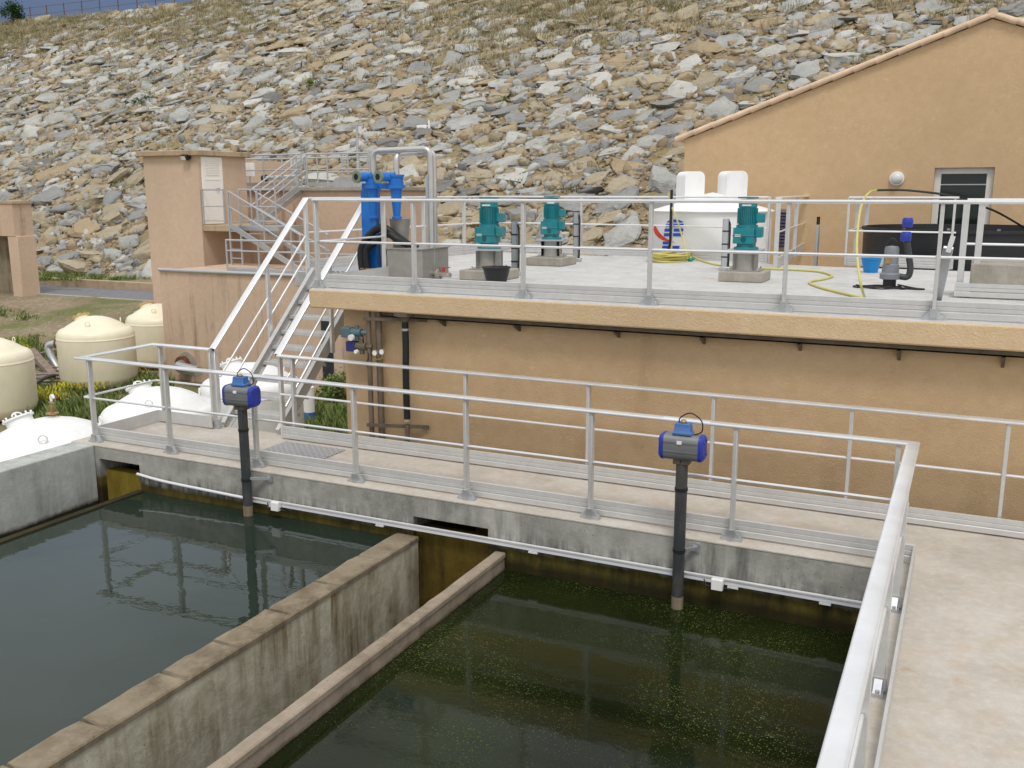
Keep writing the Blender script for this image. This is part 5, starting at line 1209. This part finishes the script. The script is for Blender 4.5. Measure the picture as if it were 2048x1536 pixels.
def vis(u, s):
    x, y = proj(pt_on(u, s)); return -60 < x < 2110 and -40 < y < 620, x, y
grassy = lambda u, s: math.sin(u*.21+1.3)*.5+math.sin(u*.083-s*.11)*.6+math.sin(s*.5+u*.05)*.3
rr = random.Random(11)
for size, tries in ((1.15, 350), (.98, 2600), (.82, 9000), (.66, 14000), (.5, 9000)):
    for _ in range(tries):
        u = rr.uniform(-112, 26); s = rr.uniform(.3, SL-.3)
        ok, x, y = vis(u, s)
        if not ok: continue
        up_frac = s/SL
        if up_frac > .58 and rr.random() < .2+.35*grassy(u, s): continue
        r = size*rr.uniform(.85, 1.15)
        if size > 1. and up_frac > .75: r *= .85
        if free(u, s, r):
            cell.setdefault((int(u//2.5), int(s//2.5)), []).append((u, s, r)); placed.append((u, s, r, x, y))
def pick_col(u, s, x, y):
    f = s/SL; k = rr.random()
    if f < .3: p_ = (.2, .06, .34, .13, .18, .09)
    elif f < .62: p_ = (.4, .2, .2, .06, .12, .02)
    else: p_ = (.34, .2, .3, .06, .09, .01)
    if f < .2 and x > 820: p_ = (.16, .03, .32, .15, .2, .14)
    a = 0
    for i, q in enumerate(p_):
        a += q
        if k < a: return i
    return 2
def rot_rock():
    ang = R(rr.gauss(20, 17)); tilt = R(rr.gauss(0, 7)); roll_ = R(rr.gauss(-6, 8)); flip = rr.choice((0, math.pi))
    e1 = np.array([math.cos(ang), 0, 0])+uS*math.sin(ang); e2 = np.cross(nS, e1)
    B = np.column_stack([e1, e2, nS]); E = np.array(Euler((roll_, tilt, flip)).to_matrix()); return B@E
def occluded(x, y):
    if x > 1360 and y > 270-(x-1370)*.385 + 4: return True
    if 283 < x < 496 and y > 306: return True
    if y > 590: return True
    if x > 1300 and y > 385: return True
    return False
info = []
for (u, s, r, x, y) in placed:
    d_ = float((pt_on(u, s)-CAM)@AF); vis_size = r/d_*(0 if (occluded(x, y) or not (0 < x < 2048 and 0 < y < 560)) else 1)
    info.append((vis_size, u, s, r, x, y, pick_col(u, s, x, y)))
info.sort(key=lambda t_: -t_[0])
def zone(x, y):
    if x > 1380 and y > 380-(x-1370)*.385-190: return 'just above the orange gable roof'
    if x > 1330: return 'high above the silo'
    if x > 1150 and y > 300: return 'behind the silo side of the deck'
    if x > 1060 and y > 380: return 'low behind the farthest mixer'
    if x > 860 and y > 300: return 'low behind the teal mixers'
    if x > 640 and y > 230: return 'around the stainless bridge pipes'
    if x < 290 and y > 440: return 'low by the road and hut'
    if x < 290 and y > 300: return 'beside the hut on its road side'
    if x < 290 and y > 130: return 'midway up the road-side slope'
    if x < 640 and y > 230: return 'close above the pink hut roof'
    if x < 640 and y > 120: return 'far above the hut'
    if y < 90: return 'in the dry grass up the slope'
    if x < 640: return 'below the crest fence'
    if x < 960: return 'far above the blue cyclones'
    return 'far above the mixers'
NIND = 300
meshes = {}
for i, (v, f) in enumerate(ALLP):
    me = bpy.data.meshes.new('boulder'); me.from_pydata([tuple(q) for q in v], [], f); me.polygons.foreach_set('use_smooth', [False]*len(f))
    for c_ in range(6):
        m2 = me.copy(); m2.materials.append(ROCKS[c_][1]); meshes[(i, c_)] = m2
    bpy.data.meshes.remove(me)
cells = {}
for t_ in info[:NIND]:
    vs_, u, s, r, x, y, c_ = t_; cells.setdefault((c_, zone(x, y)), []).append(t_)
ORD = 'first second third fourth fifth sixth seventh eighth ninth tenth eleventh twelfth thirteenth fourteenth fifteenth sixteenth seventeenth eighteenth nineteenth twentieth twenty-first twenty-second twenty-third twenty-fourth'.split()
def mat_of(u, s, r):
    B = rot_rock(); p_ = pt_on(u, s)+nS*(r*.05); return B, p_
for (c_, z_), lst in cells.items():
    lst.sort(key=lambda t_: t_[4])
    for k, (vs_, u, s, r, x, y, _) in enumerate(lst):
        B, p_ = mat_of(u, s, r); o = bpy.data.objects.new('boulder', meshes[(pick_proto(s), c_)]); COL.objects.link(o)
        Mx = Matrix.Identity(4)
        for a in range(3):
            for b3 in range(3): Mx[a][b3] = B[a, b3]*r
            Mx[a][3] = p_[a]
        o.matrix_world = Mx
        col = ROCKS[c_][0]
        if len(lst) == 1: lb = f'the only {col} large boulder {z_}'
        elif k == 0: lb = f'leftmost {col} boulder {z_}'
        elif k == len(lst)-1: lb = f'rightmost {col} boulder {z_}'
        else: lb = f'{ORD[min(k, len(ORD)-1)]} {col} boulder from the left {z_}'
        tag(o, lb, 'boulder', 'large boulders on the dam slope')
def bulk(name, items, prot, offs, kindmats):
    V, Fc, MI, n0 = [], [], [], 0
    for B, p_, r, c_, i in items:
        v, f = prot[i]; V.append((v*r)@B.T+p_); Fc.append(np.array(f)+n0); MI += [c_]*len(f); n0 += len(v)
    V = np.concatenate(V); Fc = np.concatenate(Fc).astype(np.int32); me = bpy.data.meshes.new(name)
    me.vertices.add(len(V)); me.vertices.foreach_set('co', V.ravel()); me.loops.add(Fc.size); me.loops.foreach_set('vertex_index', Fc.ravel().astype(np.int32))
    me.polygons.add(len(Fc)); me.polygons.foreach_set('loop_start', np.arange(0, Fc.size, 3, dtype=np.int32)); me.polygons.foreach_set('loop_total', np.full(len(Fc), 3, np.int32))
    for m_ in kindmats: me.materials.append(m_)
    me.polygons.foreach_set('material_index', np.array(MI, np.int32)); me.update(); me.validate()
    o = bpy.data.objects.new(name, me); COL.objects.link(o); return o
RM = [m_ for _, m_ in ROCKS]
items = []
for vs_, u, s, r, x, y, c_ in info[NIND:]: B, p_ = mat_of(u, s, r); items.append((B, p_, r, c_, pick_proto(s)))
tag(bulk('boulder_field', items, ALLP, 0, RM), 'mass of smaller bedded rocks over the dam slope', 'rocks', kind='stuff')
items = []; cnt = 0
while cnt < 26000:
    u = rr.uniform(-100, 24); s = abs(rr.gauss(0, .5))*SL if rr.random() < .75 else rr.uniform(0, SL)
    if s > SL: continue
    ok, x, y = vis(u, s)
    if not ok or occluded(x, y): continue
    cnt += 1; r = min(.4, .06+rr.expovariate(11.)); B = rot_rock() if rr.random() < .6 else np.array(Euler((rr.uniform(0, 6), rr.uniform(0, 6), rr.uniform(0, 6))).to_matrix()); items.append((B, pt_on(u, s)+nS*r*.2, r, rr.choice((0, 2, 2, 3, 3, 3, 4, 1)), rr.randrange(len(SMALL))))
tag(bulk('rubble', items, SMALL, 0, RM), 'loose rubble between the boulders of the slope', 'rubble', kind='stuff')
# white instrument on the slope
q = None
def on_slope(px, py):
    d_ = ray(px, py); k = (TOE_Z-CH+TT*(0-TOE_Y))/(d_[2]-TT*d_[1]); return Vector(CAM+d_*k)
q = on_slope(848, 262); o = thing('instrument_box', 'tiny white instrument box set among the rocks of the slope', 'instrument box', q)
MB().box(q.x-.3, q.x+.3, q.y-.3, q.y+.2, q.z-.1, q.z+.3).build('case', M['whitegrey'], o, bevel=.03); MB().cyl(q+Vector((.45, -.2, 0)), q+Vector((.45, -.2, .55)), .06, n=8).build('post', M['white'], o)

# ---------------------------------------------------------------- grass, weeds, shrubs, crest fence
def blades(name, mats, spots, label, cat, kind='stuff'):
    """spots: (point, radius, height, count, mat index, lean)"""
    V, Fc, MI = [], [], []
    for p_, rad, hh, n, mi, wd in spots:
        for _ in range(n):
            a = rr.uniform(0, 6.283); q = rad*math.sqrt(rr.random()); b0 = Vector(p_)+Vector((q*math.cos(a), q*math.sin(a), 0))
            an = rr.uniform(0, 6.283); L_ = hh*rr.uniform(.5, 1.1); dx, dy = math.cos(an), math.sin(an); ln = rr.uniform(.15, .75)*L_
            k = len(V); V += [b0+Vector((-dy*wd, dx*wd, 0)), b0+Vector((dy*wd, -dx*wd, 0)), b0+Vector((dx*ln*.45+dy*wd*.7, dy*ln*.45-dx*wd*.7, L_*.6)), b0+Vector((dx*ln, dy*ln, L_))]
            Fc += [(k, k+1, k+2), (k, k+2, k+3)]; MI += [mi, mi]
    me = bpy.data.meshes.new(name); me.from_pydata(V, [], Fc)
    for m_ in mats: me.materials.append(m_)
    me.polygons.foreach_set('material_index', MI)
    o = bpy.data.objects.new(name, me); COL.objects.link(o); return tag(o, label, cat, kind=kind)
sp_ = []; cnt = 0
while cnt < 2200:
    u = rr.uniform(-112, 26); s = rr.uniform(.02, 1)*SL; f = s/SL
    ok, x, y = vis(u, s)
    if not ok or (occluded(x, y) and y < 590): continue
    g_ = grassy(u, s)
    pr_ = max(0, min(1, (f-.5)*2.4))*max(.05, .28+.5*g_)+ (.012 if f < .5 else 0)
    if rr.random() > pr_: continue
    cnt += 1; sp_.append((pt_on(u, s)+nS*.02, .55, rr.uniform(.25, .6), 30, 0 if rr.random() < .68 else 1, .017))
blades('dry_grass', [M['drygrass'], M['olivegrass']], sp_, 'dry straw grass tufts growing between the rocks of the slope', 'grass')
def leafball(name, label, c, rx, rz_, n, mat, lw, cat, trunk=True, group=None):
    T = thing(name, label, cat, c, group)
    V, Fc = [], []
    cl = [(Vector((rr.gauss(0, .42)*rx, rr.gauss(0, .42)*rx, rz_*rr.uniform(.25, .9)))) for _ in range(9)]
    for _ in range(n):
        q = rr.choice(cl)+Vector((rr.gauss(0, .2)*rx, rr.gauss(0, .2)*rx, rr.gauss(0, .16)*rz_)); q.z = max(.03, q.z)
        a = Vector((rr.gauss(0, 1), rr.gauss(0, 1), rr.gauss(0, .6))).normalized(); b3 = a.cross(Vector((rr.gauss(0, 1), rr.gauss(0, 1), rr.gauss(0, 1)))).normalized(); k = len(V)
        V += [q-a*lw, q+b3*lw*.5, q+a*lw, q-b3*lw*.5]; Fc.append((k, k+1, k+2, k+3))
    me = bpy.data.meshes.new('foliage'); me.from_pydata(V, [], Fc); me.materials.append(mat); o = bpy.data.objects.new('foliage', me); COL.objects.link(o); o.parent = T
    mb = MB()
    for k in range(4): mb.tube([Vector((0, 0, -.05))+Vector(T.location), Vector(T.location)+cl[k]*.8], [.03*rx+.01, .008], 6)
    mb.build('stems', M['wood'], T)
    return T
q = on_slope(32, 48); leafball('shrub', 'dark green round bush on the crest beside the fence', q, 1.25, 1.7, 1500, M['shrub'], .11, 'shrub')
q = on_slope(622, 176); leafball('shrub', 'small bright green bush midway up the rocky slope above the hut', q, .5, .6, 420, M['leafgreen'], .07, 'shrub')
q = on_slope(288, 210); leafball('shrub', 'small olive bush among the rocks above the hut roof', q, .6, .6, 380, M['shrub'], .06, 'shrub')
q = on_slope(1008, 205); leafball('shrub', 'tiny green plant beside a white boulder above the mixers', q, .3, .3, 160, M['leafgreen'], .05, 'plant')
q = gz(678, 806, ZG); leafball('shrub', 'leafy green bush in the passage by the orange wall corner', q, .5, .85, 900, M['leafgreen'], .055, 'shrub')
# crest fence
fe = thing('crest_fence', 'thin dark post and wire fence along the crest of the dam', 'fence', (-95, CREST_Y+1.5, CREST_Z))
def crest_pt(px):
    lo = -140; d_ = ray(px, 20); return d_[0]/d_[1]*(CREST_Y+.6)
fxs = [crest_pt(px) for px in (-40, 24, 60, 93, 128, 164, 200, 237, 275, 312, 350, 390, 430, 470, 510)]
for x in fxs: MB().cyl((x, CREST_Y+.6, CREST_Z-.1), (x, CREST_Y+.6, CREST_Z+1.55), .045, n=6).build('post', M['rust'], fe)
for h_ in (.75, 1.45): MB().tube([(fxs[0], CREST_Y+.6, CREST_Z+h_), (fxs[-1], CREST_Y+.6, CREST_Z+h_)], .018, 5).build('wire', M['rust'], fe)
# weeds with yellow flowers in the yard
sp_ = []
def weedpatch(x0, y0, x1, y1, n, hh, z=ZG, mi=0, cnt_=34, wd=.02):
    for _ in range(n):
        px, py = rr.uniform(x0, x1), rr.uniform(y0, y1); sp_.append((gz(px, py, z), .28, hh*rr.uniform(.6, 1.2), cnt_, mi, wd))
weedpatch(0, 800, 240, 850, 60, .36); weedpatch(10, 775, 240, 806, 40, .32); weedpatch(40, 690, 130, 800, 30, .3); weedpatch(34, 690, 70, 730, 16, .5)
weedpatch(240, 760, 330, 790, 40, .35); weedpatch(600, 790, 692, 900, 90, .3); weedpatch(48, 606, 130, 640, 30, .22, -1.7); weedpatch(0, 612, 60, 640, 25, .28, -1.7); weedpatch(130, 598, 250, 615, 36, .2, -1.5); weedpatch(200, 608, 300, 640, 24, .25, -1.9)
weedpatch(48, 540, 305, 562, 130, .22, ZR+.33); weedpatch(0, 640, 300, 690, 60, .25, -2.05)
nflow = len(sp_)
fl2 = []
for (x0, y0, x1, y1, n) in ((120, 770, 210, 800, 90), (0, 795, 130, 825, 90), (30, 690, 60, 715, 14), (230, 755, 330, 770, 12)):
    for _ in range(n):
        p_ = gz(rr.uniform(x0, x1), rr.uniform(y0, y1), ZG); sp_.append((p_+Vector((0, 0, .3)), .2, .09, 7, 1, .013))
blades('weeds', [M['leafgreen'], M['flower']], sp_, 'green weeds with yellow flowers around the tanks', 'weeds')
# stones in the passage
